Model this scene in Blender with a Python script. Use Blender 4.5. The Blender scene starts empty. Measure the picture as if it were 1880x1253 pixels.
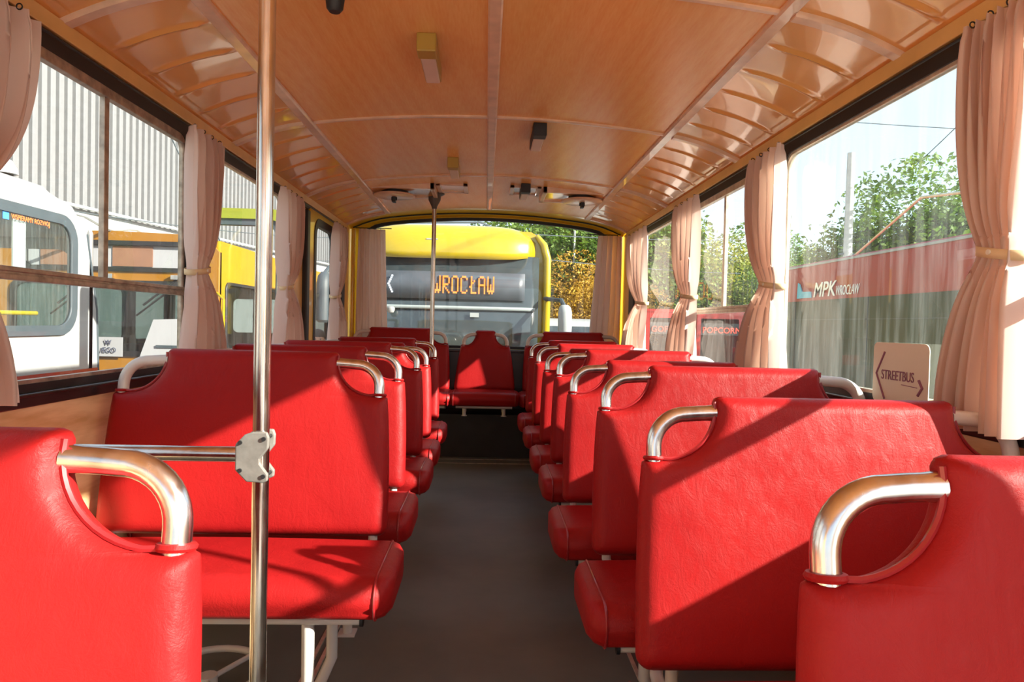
import bpy, bmesh, math, random
from mathutils import Vector, Matrix
random.seed(7)
C = bpy.context.scene
col = C.collection
PI = math.pi
H = 1.1            # eye height above the bus floor
GZ = -0.85         # street level, below the bus floor

# ------------------------------------------------------------------ camera
F = 1253.0
cd = bpy.data.cameras.new('camera')
cd.sensor_width = 36.0; cd.lens = 36.0 * F / 1880.0; cd.clip_start = 0.02; cd.clip_end = 300
cam = bpy.data.objects.new('camera', cd); col.objects.link(cam)
fw = Vector(((892 - 940) / F, (626.5 - 595) / F, -1.0)).normalized()          # bus axis, seen from the camera
roll = math.radians(1.3)
up = Vector((math.sin(roll), math.cos(roll), 0)); up = (up - fw * up.dot(fw)).normalized()
rt = fw.cross(up).normalized()
R = Matrix((rt, fw, up))                                                      # camera -> world
cam.matrix_world = Matrix.Translation((0, 0, H)) @ R.to_4x4()
C.camera = cam

# ------------------------------------------------------------------ world, sun, exposure
w = bpy.data.worlds.new('world'); C.world = w; w.use_nodes = True
wn = w.node_tree; wn.nodes.clear()
wo = wn.nodes.new('ShaderNodeOutputWorld'); wb = wn.nodes.new('ShaderNodeBackground')
sky = wn.nodes.new('ShaderNodeTexSky'); sky.sky_type = 'NISHITA'; sky.sun_disc = False
SUN = Vector((1.0, -0.50, 0.51)).normalized()                                 # towards the sun
sky.sun_elevation = math.asin(SUN.z); sky.sun_rotation = math.atan2(SUN.x, SUN.y)
sky.air_density = 1.0; sky.dust_density = 2.2; sky.ozone_density = 1.4; sky.altitude = 100
wn.links.new(sky.outputs[0], wb.inputs[0]); wb.inputs[1].default_value = 0.018
hz = wn.nodes.new('ShaderNodeBackground'); hz.inputs[0].default_value = (0.78, 0.88, 1.0, 1); hz.inputs[1].default_value = 0.080   # thin high haze
ad = wn.nodes.new('ShaderNodeAddShader'); wn.links.new(wb.outputs[0], ad.inputs[0]); wn.links.new(hz.outputs[0], ad.inputs[1])
wn.links.new(ad.outputs[0], wo.inputs[0])
sl = bpy.data.lights.new('sun', 'SUN'); sl.energy = 1.6; sl.angle = math.radians(0.7); sl.color = (1.0, 0.93, 0.82)
so = bpy.data.objects.new('sun', sl); col.objects.link(so)
so.rotation_euler = SUN.to_track_quat('Z', 'Y').to_euler(); so.location = SUN * 40
C.view_settings.view_transform = 'Standard'; C.view_settings.look = 'None'
C.view_settings.gamma = 1.0; C.view_settings.use_curve_mapping = False
C.view_settings.exposure = 3.5
C.cycles.transparent_max_bounces = 24
C.cycles.max_bounces = 12; C.cycles.diffuse_bounces = 10; C.cycles.glossy_bounces = 5

# ------------------------------------------------------------------ materials
MATS = {}
def nodes_of(name):
    m = bpy.data.materials.new(name); m.use_nodes = True
    nt = m.node_tree; return m, nt, nt.nodes['Principled BSDF']
def coords(nt, scale=(1, 1, 1), kind='Object', rot=(0, 0, 0)):
    tc = nt.nodes.new('ShaderNodeTexCoord'); mp = nt.nodes.new('ShaderNodeMapping')
    mp.inputs['Scale'].default_value = scale; mp.inputs['Rotation'].default_value = rot
    nt.links.new(tc.outputs[kind], mp.inputs[0]); return mp.outputs[0]
def noise(nt, vec, scale, detail=4, rough=0.5, dist=0.0):
    n = nt.nodes.new('ShaderNodeTexNoise'); n.inputs['Scale'].default_value = scale
    n.inputs['Detail'].default_value = detail; n.inputs['Roughness'].default_value = rough
    n.inputs['Distortion'].default_value = dist; nt.links.new(vec, n.inputs['Vector']); return n.outputs[0]
def ramp(nt, fac, stops):
    r = nt.nodes.new('ShaderNodeValToRGB'); e = r.color_ramp.elements
    while len(e) < len(stops): e.new(0.5)
    for i, (p, c) in enumerate(stops):
        e[i].position = p; e[i].color = (c[0], c[1], c[2], 1)
    nt.links.new(fac, r.inputs[0]); return r.outputs[0]
def bump(nt, bsdf, h, strength, dist=0.01, prev=None):
    b = nt.nodes.new('ShaderNodeBump'); b.inputs['Strength'].default_value = strength
    b.inputs['Distance'].default_value = dist; nt.links.new(h, b.inputs['Height'])
    if prev: nt.links.new(prev, b.inputs['Normal'])
    nt.links.new(b.outputs[0], bsdf.inputs['Normal']); return b.outputs[0]
def simple(name, c, rough=0.5, metal=0.0, var=0.08, vscale=6.0, coat=0.0, bmp=0.0, bscale=40, spec=0.5):
    if name in MATS: return MATS[name]
    m, nt, b = nodes_of(name)
    v = coords(nt)
    lo = tuple(x * (1 - var) for x in c); hi = tuple(min(1, x * (1 + var)) for x in c)
    nt.links.new(ramp(nt, noise(nt, v, vscale), [(0.3, lo), (0.7, hi)]), b.inputs['Base Color'])
    b.inputs['Roughness'].default_value = rough; b.inputs['Metallic'].default_value = metal
    b.inputs['Coat Weight'].default_value = coat; b.inputs['Specular IOR Level'].default_value = spec
    if bmp: bump(nt, b, noise(nt, v, bscale, 6), bmp, 0.004)
    MATS[name] = m; return m
def leather():
    m, nt, b = nodes_of('red_leatherette')
    v = coords(nt)
    nt.links.new(ramp(nt, noise(nt, v, 3.0, 3), [(0.3, (0.285, 0.0075, 0.009)), (0.7, (0.335, 0.011, 0.011))]), b.inputs['Base Color'])
    b.inputs['Roughness'].default_value = 0.42; b.inputs['Specular IOR Level'].default_value = 0.20; b.inputs['Coat Weight'].default_value = 0.0; b.inputs['Coat Roughness'].default_value = 0.3
    p = bump(nt, b, noise(nt, v, 260, 3, 0.6), 0.25, 0.0015)
    n2 = noise(nt, coords(nt, (1.6, 1, 1), rot=(0, 0, 0.4)), 22, 8, 0.72, 1.6)
    p = bump(nt, b, n2, 0.30, 0.006, p)
    bump(nt, b, noise(nt, v, 5, 2), 0.35, 0.02, p)
    return m
def woodgrain(name, lo, hi, rough, axis_scale, coat=0.0, wscale=1.5, bigbump=0.0, strength=1.0):
    m, nt, b = nodes_of(name)
    v = coords(nt, axis_scale)
    wv = nt.nodes.new('ShaderNodeTexWave'); wv.wave_type = 'RINGS'; wv.rings_direction = 'SPHERICAL'
    wv.inputs['Scale'].default_value = wscale; wv.inputs['Distortion'].default_value = 5.5; wv.inputs['Detail'].default_value = 3
    wv.inputs['Detail Scale'].default_value = 1.2
    nt.links.new(v, wv.inputs['Vector'])
    n = noise(nt, coords(nt, tuple(a * 3 for a in axis_scale)), 9, 6)
    mx = nt.nodes.new('ShaderNodeMath'); mx.operation = 'MULTIPLY_ADD'
    nt.links.new(wv.outputs[1], mx.inputs[0]); mx.inputs[1].default_value = 0.45 * strength
    nt.links.new(n, mx.inputs[2])
    nt.links.new(ramp(nt, mx.outputs[0], [(0.35, lo), (0.95, hi)]), b.inputs['Base Color'])
    b.inputs['Roughness'].default_value = rough; b.inputs['Coat Weight'].default_value = coat; b.inputs['Coat Roughness'].default_value = 0.05
    if bigbump: bump(nt, b, noise(nt, coords(nt), 3.2, 3), bigbump, 0.03)
    return m
def chrome(name, c=(0.80, 0.79, 0.77), rough=0.16):
    m, nt, b = nodes_of(name)
    v = coords(nt, (1, 1, 0.3))
    nt.links.new(ramp(nt, noise(nt, v, 30, 6), [(0.35, tuple(x * 0.75 for x in c)), (0.6, c)]), b.inputs['Base Color'])
    r = nt.nodes.new('ShaderNodeMapRange'); r.inputs['To Min'].default_value = rough * 0.7; r.inputs['To Max'].default_value = rough * 2.2
    nt.links.new(noise(nt, v, 60, 8), r.inputs[0]); nt.links.new(r.outputs[0], b.inputs['Roughness'])
    b.inputs['Metallic'].default_value = 1.0; return m
def cloth():
    m, nt, b = nodes_of('curtain_cloth')
    b.inputs['Base Color'].default_value = (0.60, 0.40, 0.33, 1); b.inputs['Roughness'].default_value = 0.85
    b.inputs['Sheen Weight'].default_value = 0.3
    v = coords(nt)
    nt.links.new(ramp(nt, noise(nt, v, 4), [(0.3, (0.78, 0.67, 0.61)), (0.7, (0.84, 0.74, 0.68))]), b.inputs['Base Color'])
    bump(nt, b, noise(nt, v, 500, 2), 0.15, 0.001)
    tr = nt.nodes.new('ShaderNodeBsdfTranslucent'); tr.inputs[0].default_value = (0.85, 0.60, 0.48, 1)
    mx = nt.nodes.new('ShaderNodeMixShader'); mx.inputs[0].default_value = 0.42
    out = [n for n in nt.nodes if n.type == 'OUTPUT_MATERIAL'][0]
    nt.links.new(b.outputs[0], mx.inputs[1]); nt.links.new(tr.outputs[0], mx.inputs[2]); nt.links.new(mx.outputs[0], out.inputs[0])
    return m
def glass(name, tint=(0.93, 0.97, 0.95), dirt=0.05, streak=(9, 9, 0.9), refl=1.0, dcol=(0.8, 0.85, 0.82), lo=0.45, hi=0.75):
    m = bpy.data.materials.new(name); m.use_nodes = True; nt = m.node_tree; nt.nodes.clear()
    out = nt.nodes.new('ShaderNodeOutputMaterial')
    t = nt.nodes.new('ShaderNodeBsdfTransparent'); t.inputs[0].default_value = (*tint, 1)
    g = nt.nodes.new('ShaderNodeBsdfGlossy'); g.inputs['Roughness'].default_value = 0.01
    fr = nt.nodes.new('ShaderNodeLayerWeight'); fr.inputs[0].default_value = 0.5
    pw = nt.nodes.new('ShaderNodeMath'); pw.operation = 'POWER'; pw.inputs[1].default_value = 4.5
    nt.links.new(fr.outputs['Facing'], pw.inputs[0])
    ml = nt.nodes.new('ShaderNodeMath'); ml.operation = 'MULTIPLY_ADD'; ml.inputs[1].default_value = 0.55 * refl; ml.inputs[2].default_value = 0.05 * refl; ml.use_clamp = True
    nt.links.new(pw.outputs[0], ml.inputs[0])
    mx = nt.nodes.new('ShaderNodeMixShader'); nt.links.new(ml.outputs[0], mx.inputs[0])
    nt.links.new(t.outputs[0], mx.inputs[1]); nt.links.new(g.outputs[0], mx.inputs[2])
    d = nt.nodes.new('ShaderNodeBsdfDiffuse'); d.inputs[0].default_value = (*dcol, 1)
    tl = nt.nodes.new('ShaderNodeBsdfTranslucent'); tl.inputs[0].default_value = (*dcol, 1)
    dm = nt.nodes.new('ShaderNodeMixShader'); dm.inputs[0].default_value = 0.5
    nt.links.new(d.outputs[0], dm.inputs[1]); nt.links.new(tl.outputs[0], dm.inputs[2])
    n1 = noise(nt, coords(nt, streak), 3.5, 6, 0.65)
    mr = nt.nodes.new('ShaderNodeMapRange'); mr.inputs['From Min'].default_value = lo; mr.inputs['From Max'].default_value = hi
    mr.inputs['To Min'].default_value = dirt * 0.35; mr.inputs['To Max'].default_value = dirt * 2.2
    nt.links.new(n1, mr.inputs[0])
    m2 = nt.nodes.new('ShaderNodeMixShader'); nt.links.new(mr.outputs[0], m2.inputs[0])
    nt.links.new(mx.outputs[0], m2.inputs[1]); nt.links.new(dm.outputs[0], m2.inputs[2])
    nt.links.new(m2.outputs[0], out.inputs[0]); return m
def emit(name, c, s):
    m, nt, b = nodes_of(name)
    b.inputs['Base Color'].default_value = (c[0] * .3, c[1] * .3, c[2] * .3, 1)
    b.inputs['Emission Color'].default_value = (*c, 1); b.inputs['Emission Strength'].default_value = s; return m
def leafmat(name, stops, trans=0.4):
    m, nt, b = nodes_of(name)
    v = coords(nt)
    r = ramp(nt, noise(nt, v, 0.9, 5, 0.7), stops)
    nt.links.new(r, b.inputs['Base Color']); b.inputs['Roughness'].default_value = 0.6
    tr = nt.nodes.new('ShaderNodeBsdfTranslucent'); nt.links.new(r, tr.inputs[0])
    mx = nt.nodes.new('ShaderNodeMixShader'); mx.inputs[0].default_value = trans
    out = [n for n in nt.nodes if n.type == 'OUTPUT_MATERIAL'][0]
    nt.links.new(b.outputs[0], mx.inputs[1]); nt.links.new(tr.outputs[0], mx.inputs[2]); nt.links.new(mx.outputs[0], out.inputs[0])
    return m

M_RED = leather()
M_PIPE = simple('dark_red_piping', (0.30, 0.012, 0.016), 0.4, coat=0.2)
M_CHROME = chrome('worn_chrome')
M_POLE = chrome('pole_steel', (0.74, 0.71, 0.66), 0.14)
M_PAINT = simple('grey_white_tube_paint', (0.62, 0.60, 0.56), 0.35, coat=0.3)
M_BLACK = simple('black_rubber', (0.015, 0.015, 0.016), 0.5, var=0.3)
M_SILL = simple('black_sill', (0.022, 0.020, 0.020), 0.3, var=0.3, coat=0.3)
M_CEIL = woodgrain('ceiling_laminate', (0.88, 0.41, 0.12), (0.94, 0.52, 0.18), 0.25, (5.0, 0.55, 1.0), bigbump=0.03, strength=0.45)
M_COVE = simple('cove_gloss_paint', (0.88, 0.44, 0.13), 0.16, var=0.08, vscale=2, coat=0.8)
def add_big(m, s, sc=4):
    nt = m.node_tree; b = nt.nodes['Principled BSDF']; bump(nt, b, noise(nt, coords(nt), sc, 3), s, 0.03)
add_big(M_COVE, 0.11, 3.5)
M_TRIM = simple('trim_strip', (0.80, 0.54, 0.36), 0.32, var=0.12, vscale=14, coat=0.4)
M_WOOD = woodgrain('pine_wall_laminate', (0.60, 0.36, 0.16), (0.84, 0.60, 0.34), 0.4, (1.0, 0.35, 2.2), wscale=2.0)
M_CREAM = simple('yellow_cream_paint', (0.80, 0.50, 0.17), 0.35, var=0.12, coat=0.4)
M_YEL = simple('yellow_body_paint', (0.80, 0.50, 0.012), 0.28, var=0.05, coat=0.5)
M_YELB = simple('bright_yellow_paint', (0.38, 0.27, 0.003), 0.25, var=0.03, coat=0.6)
M_ORY = simple('orange_yellow_paint', (0.25, 0.105, 0.004), 0.3, var=0.05, coat=0.5)
M_LIME = simple('lime_reflection', (0.20, 0.22, 0.006), 0.35, var=0.06, coat=0.3)
M_ALU = simple('old_aluminium', (0.40, 0.34, 0.27), 0.42, 0.55, var=0.35, vscale=30)
M_ALUL = simple('pale_aluminium', (0.60, 0.53, 0.42), 0.35, 0.4, var=0.2, vscale=30)
M_CLOTH = cloth()
M_TIE = simple('tie_band', (0.72, 0.55, 0.32), 0.7)
M_GLASS = glass('window_glass', dirt=0.035)
M_GLASSD = glass('dirty_window_glass', (0.84, 0.92, 0.90), dirt=0.055, streak=(1, 7, 0.55), dcol=(0.72, 0.82, 0.80), lo=0.42, hi=0.72)
M_GLASST = glass('tinted_vehicle_glass', (0.30, 0.37, 0.36), dirt=0.03)
M_GLASSR = glass('rear_glass', (0.88, 0.92, 0.90), dirt=0.05, streak=(1.2, 1, 1.0))
M_DGLASS = simple('dark_vehicle_glass', (0.030, 0.040, 0.044), 0.06, var=0.4, vscale=2, coat=0.0, spec=0.8)
M_WHITE = simple('white_paint', (0.29, 0.29, 0.29), 0.35, var=0.04, coat=0.3)
M_GREYW = simple('pale_grey_paint', (0.30, 0.32, 0.32), 0.4, var=0.05)
M_REDP = simple('red_bus_paint', (0.28, 0.012, 0.010), 0.3, var=0.07, coat=0.5)
M_GROUND = simple('pale_ground', (0.62, 0.59, 0.53), 0.9, var=0.15, vscale=3, bmp=0.3, bscale=60)  # pale ground, lightened so sunlight bounces up to the bus ceiling
M_DARK = simple('dark_interior', (0.035, 0.036, 0.038), 0.7, var=0.3)
M_GREYD = simple('slate_grey_plastic', (0.045, 0.06, 0.07), 0.55, var=0.1)
M_PAPER = simple('white_paper', (0.30, 0.30, 0.31), 0.8, var=0.02)
M_BLUE = simple('logo_blue', (0.10, 0.42, 0.62), 0.5)
M_TXTW = simple('lettering_white', (0.80, 0.80, 0.80), 0.5)
M_TXTD = simple('lettering_dark', (0.05, 0.06, 0.10), 0.6)
M_TXTO = simple('lettering_orange', (0.85, 0.18, 0.05), 0.6)
M_VIO = simple('lettering_violet', (0.30, 0.13, 0.20), 0.6)
M_CARD = simple('cream_card', (0.80, 0.76, 0.64), 0.6, var=0.03)
M_LED = emit('led_orange', (1.0, 0.22, 0.03), 0.22)
M_LEDW = emit('led_white', (0.75, 0.8, 0.9), 0.16)
M_NEON = emit('neon_red', (1.0, 0.07, 0.04), 0.28)
M_LENS = simple('lamp_lens', (0.74, 0.55, 0.42), 0.4)
M_OCH = simple('ochre_plastic', (0.42, 0.26, 0.04), 0.45)
M_CONC = simple('concrete', (0.42, 0.42, 0.41), 0.9, var=0.1)
M_SKIN = simple('skin', (0.55, 0.30, 0.21), 0.5, var=0.05)
M_HAIR = simple('dark_hair', (0.02, 0.014, 0.01), 0.6)
M_BARK = simple('bark', (0.10, 0.075, 0.05), 0.9, var=0.3, vscale=8)
def floor_mat():
    m, nt, b = nodes_of('grey_floor_sheet')
    v = coords(nt)
    nt.links.new(ramp(nt, noise(nt, v, 2.6, 7, 0.6), [(0.3, (0.100, 0.110, 0.096)), (0.7, (0.145, 0.155, 0.132))]), b.inputs['Base Color'])
    b.inputs['Roughness'].default_value = 0.55
    p = bump(nt, b, noise(nt, v, 300, 2), 0.25, 0.001); bump(nt, b, noise(nt, v, 12, 4), 0.15, 0.006, p); return m
M_FLOOR = floor_mat()

# ------------------------------------------------------------------ mesh helpers
class MB:
    def __init__(s): s.v = []; s.f = []; s.m = []
    def add(s, vs, fs, mi=0):
        o = len(s.v); s.v += [tuple(p) for p in vs]; s.f += [tuple(i + o for i in f) for f in fs]; s.m += [mi] * len(fs); return s
    def box(s, x0, x1, y0, y1, z0, z1, mi=0):
        return s.add([(x0, y0, z0), (x1, y0, z0), (x1, y1, z0), (x0, y1, z0), (x0, y0, z1), (x1, y0, z1), (x1, y1, z1), (x0, y1, z1)],
                     [(0, 3, 2, 1), (4, 5, 6, 7), (0, 1, 5, 4), (1, 2, 6, 5), (2, 3, 7, 6), (3, 0, 4, 7)], mi)
    def tube(s, pts, r, seg=12, mi=0, caps=True, closed=False):
        P = [Vector(p) for p in pts]; n = len(P); rs = r if isinstance(r, (list, tuple)) else [r] * n
        T = []
        for i in range(n):
            a = P[(i - 1) % n] if (closed or i > 0) else P[i]; b = P[(i + 1) % n] if (closed or i < n - 1) else P[i]
            T.append((b - a).normalized())
        nrm = T[0].orthogonal().normalized(); vs = []
        for i in range(n):
            nrm = (nrm - T[i] * nrm.dot(T[i])).normalized(); bn = T[i].cross(nrm)
            for k in range(seg):
                a = 2 * PI * k / seg; vs.append(P[i] + (nrm * math.cos(a) + bn * math.sin(a)) * rs[i])
        fs = []
        for i in range(n if closed else n - 1):
            j = (i + 1) % n
            for k in range(seg):
                l = (k + 1) % seg; fs.append((i * seg + k, i * seg + l, j * seg + l, j * seg + k))
        if caps and not closed: fs.append(tuple(range(seg - 1, -1, -1))); fs.append(tuple((n - 1) * seg + k for k in range(seg)))
        return s.add(vs, fs, mi)
    def loft(s, rings, mi=0, caps=True):
        n = len(rings[0]); vs = [p for r_ in rings for p in r_]; fs = []
        for i in range(len(rings) - 1):
            for k in range(n):
                l = (k + 1) % n; fs.append((i * n + k, i * n + l, (i + 1) * n + l, (i + 1) * n + k))
        if caps: fs.append(tuple(range(n - 1, -1, -1))); fs.append(tuple((len(rings) - 1) * n + k for k in range(n)))
        return s.add(vs, fs, mi)
    def lathe(s, prof, c, seg=20, mi=0):
        rings = [[(c[0] + r * math.cos(2 * PI * k / seg), c[1] + r * math.sin(2 * PI * k / seg), c[2] + z) for k in range(seg)] for r, z in prof]
        return s.loft(rings, mi)
    def build(s, name, mats, parent=None, smooth=True, bevel=0.0, solid=0.0, ang=40, weld=False):
        me = bpy.data.meshes.new(name); me.from_pydata(s.v, [], s.f)
        if not isinstance(mats, (list, tuple)): mats = [mats]
        for m in mats: me.materials.append(m)
        for p, mi in zip(me.polygons, s.m): p.material_index = mi
        bm = bmesh.new(); bm.from_mesh(me)
        if weld: bmesh.ops.remove_doubles(bm, verts=bm.verts, dist=2e-5)
        bmesh.ops.recalc_face_normals(bm, faces=bm.faces); bm.to_mesh(me); bm.free()
        if smooth:
            me.polygons.foreach_set('use_smooth', [True] * len(me.polygons)); me.set_sharp_from_angle(angle=math.radians(ang))
        o = bpy.data.objects.new(name, me); col.objects.link(o); o.parent = parent
        if bevel:
            b = o.modifiers.new('bevel', 'BEVEL'); b.width = bevel; b.segments = 2; b.limit_method = 'ANGLE'
        if solid:
            d = o.modifiers.new('solid', 'SOLIDIFY'); d.thickness = solid; d.offset = 0
        return o
def thing(name, label, cat, loc=(0, 0, 0), group=None, rz=0):
    o = bpy.data.objects.new(name, None); col.objects.link(o); o.location = loc; o.rotation_euler = (0, 0, rz)
    o['label'] = label; o['category'] = cat
    if group: o['group'] = group
    return o
def tag(o, label, cat, group=None):
    o['label'] = label; o['category'] = cat
    if group: o['group'] = group
    return o
def struct(o, label=None):
    o['kind'] = 'structure'
    if label: o['label'] = label
    return o
def rrect(a, b, c, d, r, n=6):
    pts = []
    for (cx, cy, a0) in ((b - r, c + r, -PI / 2), (b - r, d - r, 0), (a + r, d - r, PI / 2), (a + r, c + r, PI)):
        for k in range(n + 1):
            t = a0 + PI / 2 * k / n; pts.append((cx + r * math.cos(t), cy + r * math.sin(t)))
    return pts
def plate(name, outline, holes, th, plane, pos, mat, parent=None, bevel=0.0):
    """A flat sheet with holes: outline in (u, v); plane 'yz' (at x=pos), 'xz' (at y=pos), 'xy' (at z=pos)."""
    cu = bpy.data.curves.new(name, 'CURVE'); cu.dimensions = '2D'; cu.fill_mode = 'BOTH'; cu.extrude = th / 2; cu.bevel_depth = bevel
    for pts in [outline] + list(holes):
        sp = cu.splines.new('POLY'); sp.points.add(len(pts) - 1); sp.use_cyclic_u = True
        for i, p in enumerate(pts): sp.points[i].co = (p[0], p[1], 0, 1)
    tmp = bpy.data.objects.new('tmp', cu); col.objects.link(tmp)
    dg = bpy.context.evaluated_depsgraph_get()
    me = bpy.data.meshes.new_from_object(tmp.evaluated_get(dg)); bpy.data.objects.remove(tmp); bpy.data.curves.remove(cu)
    for v in me.vertices:
        x, y, z = v.co
        v.co = {'yz': (pos + z, x, y), 'xz': (x, pos + z, y), 'xy': (x, y, pos + z)}[plane]
    me.materials.clear(); me.materials.append(mat)
    bm = bmesh.new(); bm.from_mesh(me); bmesh.ops.remove_doubles(bm, verts=bm.verts, dist=1e-5); bmesh.ops.recalc_face_normals(bm, faces=bm.faces); bm.to_mesh(me); bm.free()
    me.name = name
    o = bpy.data.objects.new(name, me); col.objects.link(o); o.parent = parent; return o
def text(name, s, size, mat, M, parent=None, shear=0.0, xs=1.0, th=0.002, bold=0.0, align='LEFT'):
    cu = bpy.data.curves.new(name, 'FONT'); cu.body = s; cu.size = size; cu.extrude = th; cu.shear = shear; cu.offset = bold; cu.align_x = align
    cu.resolution_u = 3
    tmp = bpy.data.objects.new('tmp', cu); col.objects.link(tmp)
    dg = bpy.context.evaluated_depsgraph_get()
    me = bpy.data.meshes.new_from_object(tmp.evaluated_get(dg)); bpy.data.objects.remove(tmp); bpy.data.curves.remove(cu)
    me.transform(M @ Matrix.Diagonal((xs, 1, 1, 1))); me.materials.clear(); me.materials.append(mat)
    o = bpy.data.objects.new(name, me); col.objects.link(o); o.parent = parent; return o
def face_cam(x, y, z):      # text plane facing -Y
    return Matrix.Translation((x, y, z)) @ Matrix(((1, 0, 0, 0), (0, 0, -1, 0), (0, 1, 0, 0), (0, 0, 0, 1)))
def face_left(x, y, z):     # on a wall at +X whose face looks to -X; reads along -Y
    return Matrix.Translation((x, y, z)) @ Matrix(((0, 0, -1, 0), (-1, 0, 0, 0), (0, 1, 0, 0), (0, 0, 0, 1)))
def face_right(x, y, z):    # on a wall at -X whose face looks to +X; reads along +Y
    return Matrix.Translation((x, y, z)) @ Matrix(((0, 0, 1, 0), (1, 0, 0, 0), (0, 1, 0, 0), (0, 0, 0, 1)))

# ------------------------------------------------------------------ bus shell
W = 1.20; Y0 = -1.6; YE = 5.84
def roof(x):
    a = abs(x)
    if a <= 0.85: return H + 0.98 - 0.057 * (a / 0.85) ** 2
    d = a - 0.85; return H + 0.923 - 0.134 * d - 0.54 * d * d
ZE = roof(W)
# floor
o = MB().box(-W - .06, W + .06, Y0, 6.3, -0.08, 0).build('floor', M_FLOOR, smooth=False); struct(o)
for i, x in enumerate((-0.505, -0.535, 0.505, 0.535)):
    o = MB().box(x - .006, x + .006, 0.2, 5.58, 0.0, 0.006).build('trim_%d' % (1 + i), M_ALUL, smooth=False); struct(o)
o = MB().box(-1.15, 1.15, -1.5, 0.0, 0.0, 0.006).build('trim_30', simple('bounce_plate', (0.62, 0.61, 0.58), 0.5), smooth=False); struct(o)  # unseen pale plate, added to bounce sunlight up to the ceiling
# podium at the tail
o = MB().box(-W, W, 5.6, 6.12, 0, 0.35).box(-W, W, 5.585, 5.62, .335, .355).build('trim_5', simple('podium_black', (0.018, 0.017, 0.016), 0.6, var=0.3), smooth=False); struct(o)
for i, y in enumerate((5.50, 5.34)):
    o = MB().box(-.5, .5, y, y + .012, 0, 0.004).build('trim_%d' % (6 + i), M_ALU, smooth=False); struct(o)

# ceiling: centre panels + glossy coves with pressed ridges
mb = MB(); nx = 24
ys = [Y0 + (YE - Y0) * j / 30 for j in range(31)]
mb.add([(-.86 + 1.72 * i / nx, y, roof(-.86 + 1.72 * i / nx)) for y in ys for i in range(nx + 1)],
       [(j * (nx + 1) + i, j * (nx + 1) + i + 1, (j + 1) * (nx + 1) + i + 1, (j + 1) * (nx + 1) + i) for j in range(30) for i in range(nx)])
ceil = mb.build('ceiling', M_CEIL); struct(ceil)
RIBS = [0.69, 1.97, 3.25, 4.53, 5.82]
RIDGES = [RIBS[0] + 1.28 * k / 6 for k in range(-10, 25) if k % 6]
for sgn in (-1, 1):
    mb = MB(); nx = 16; ny = int((YE - Y0) / 0.007); vs = []
    for j in range(ny + 1):
        y = Y0 + (YE - Y0) * j / ny
        for i in range(nx + 1):
            a = 0.855 + (W - 0.855) * i / nx; z = roof(a)
            s = min(1, max(0, (a - .895) / .02)) * min(1, max(0, (1.165 - a) / .02))
            if s > 0:
                for yr in RIDGES:
                    d = (y - yr) / 0.011
                    if abs(d) < 3: z -= 0.0085 * s * math.exp(-d * d)
            vs.append((sgn * a, y, z))
    mb.add(vs, [(j * (nx + 1) + i, j * (nx + 1) + i + 1, (j + 1) * (nx + 1) + i + 1, (j + 1) * (nx + 1) + i) for j in range(ny) for i in range(nx)])
    mb.build('cove_panel', M_COVE, ceil)
# outer roof skin, closes the shell against the sky
mb = MB(); xs = [-1.27 + 2.54 * i / 30 for i in range(31)]
ring = lambda y: [(x, y, roof(min(abs(x), 1.2)) + 0.05) for x in xs] + [(x, y, roof(min(abs(x), 1.2)) + 0.08) for x in reversed(xs)]
mb.loft([ring(Y0 - .03), ring(6.22)]); o = mb.build('outer_roof', M_YEL, ceil)
tn = [8]
def trim(mb, mat=M_TRIM, **k):
    o = mb.build('trim_%d' % tn[0], mat, **k); struct(o); tn[0] += 1; return o
for x0, wd in ((0.008, .046), (-.85, .05), (.85, .05)):
    mb = MB(); n = 40
    rg = []
    for j in range(2):
        y = (Y0, YE)[j]; z = roof(x0)
        rg.append([(x0 - wd / 2, y, z + .004), (x0 - wd / 2, y, z - .006), (x0 - wd / 2 + .006, y, z - .012), (x0 + wd / 2 - .006, y, z - .012), (x0 + wd / 2, y, z - .006), (x0 + wd / 2, y, z + .004)])
    mb.loft(rg); trim(mb, smooth=False)
def rib(y, x0, x1, wd, dp, n=16):
    mb = MB(); rg = []
    for i in range(n + 1):
        x = x0 + (x1 - x0) * i / n; z = roof(x)
        rg.append([(x, y - wd / 2, z + .004), (x, y - wd / 2, z - dp * .5), (x, y - wd / 2 + .005, z - dp), (x, y + wd / 2 - .005, z - dp), (x, y + wd / 2, z - dp * .5), (x, y + wd / 2, z + .004)])
    mb.loft(rg); return mb
for y in RIBS:
    if y < 5.7: trim(rib(y, -.825, .825, .026, .009))
    trim(rib(y, -1.195, -.87, .045, .016)); trim(rib(y, .87, 1.195, .045, .016))

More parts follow.
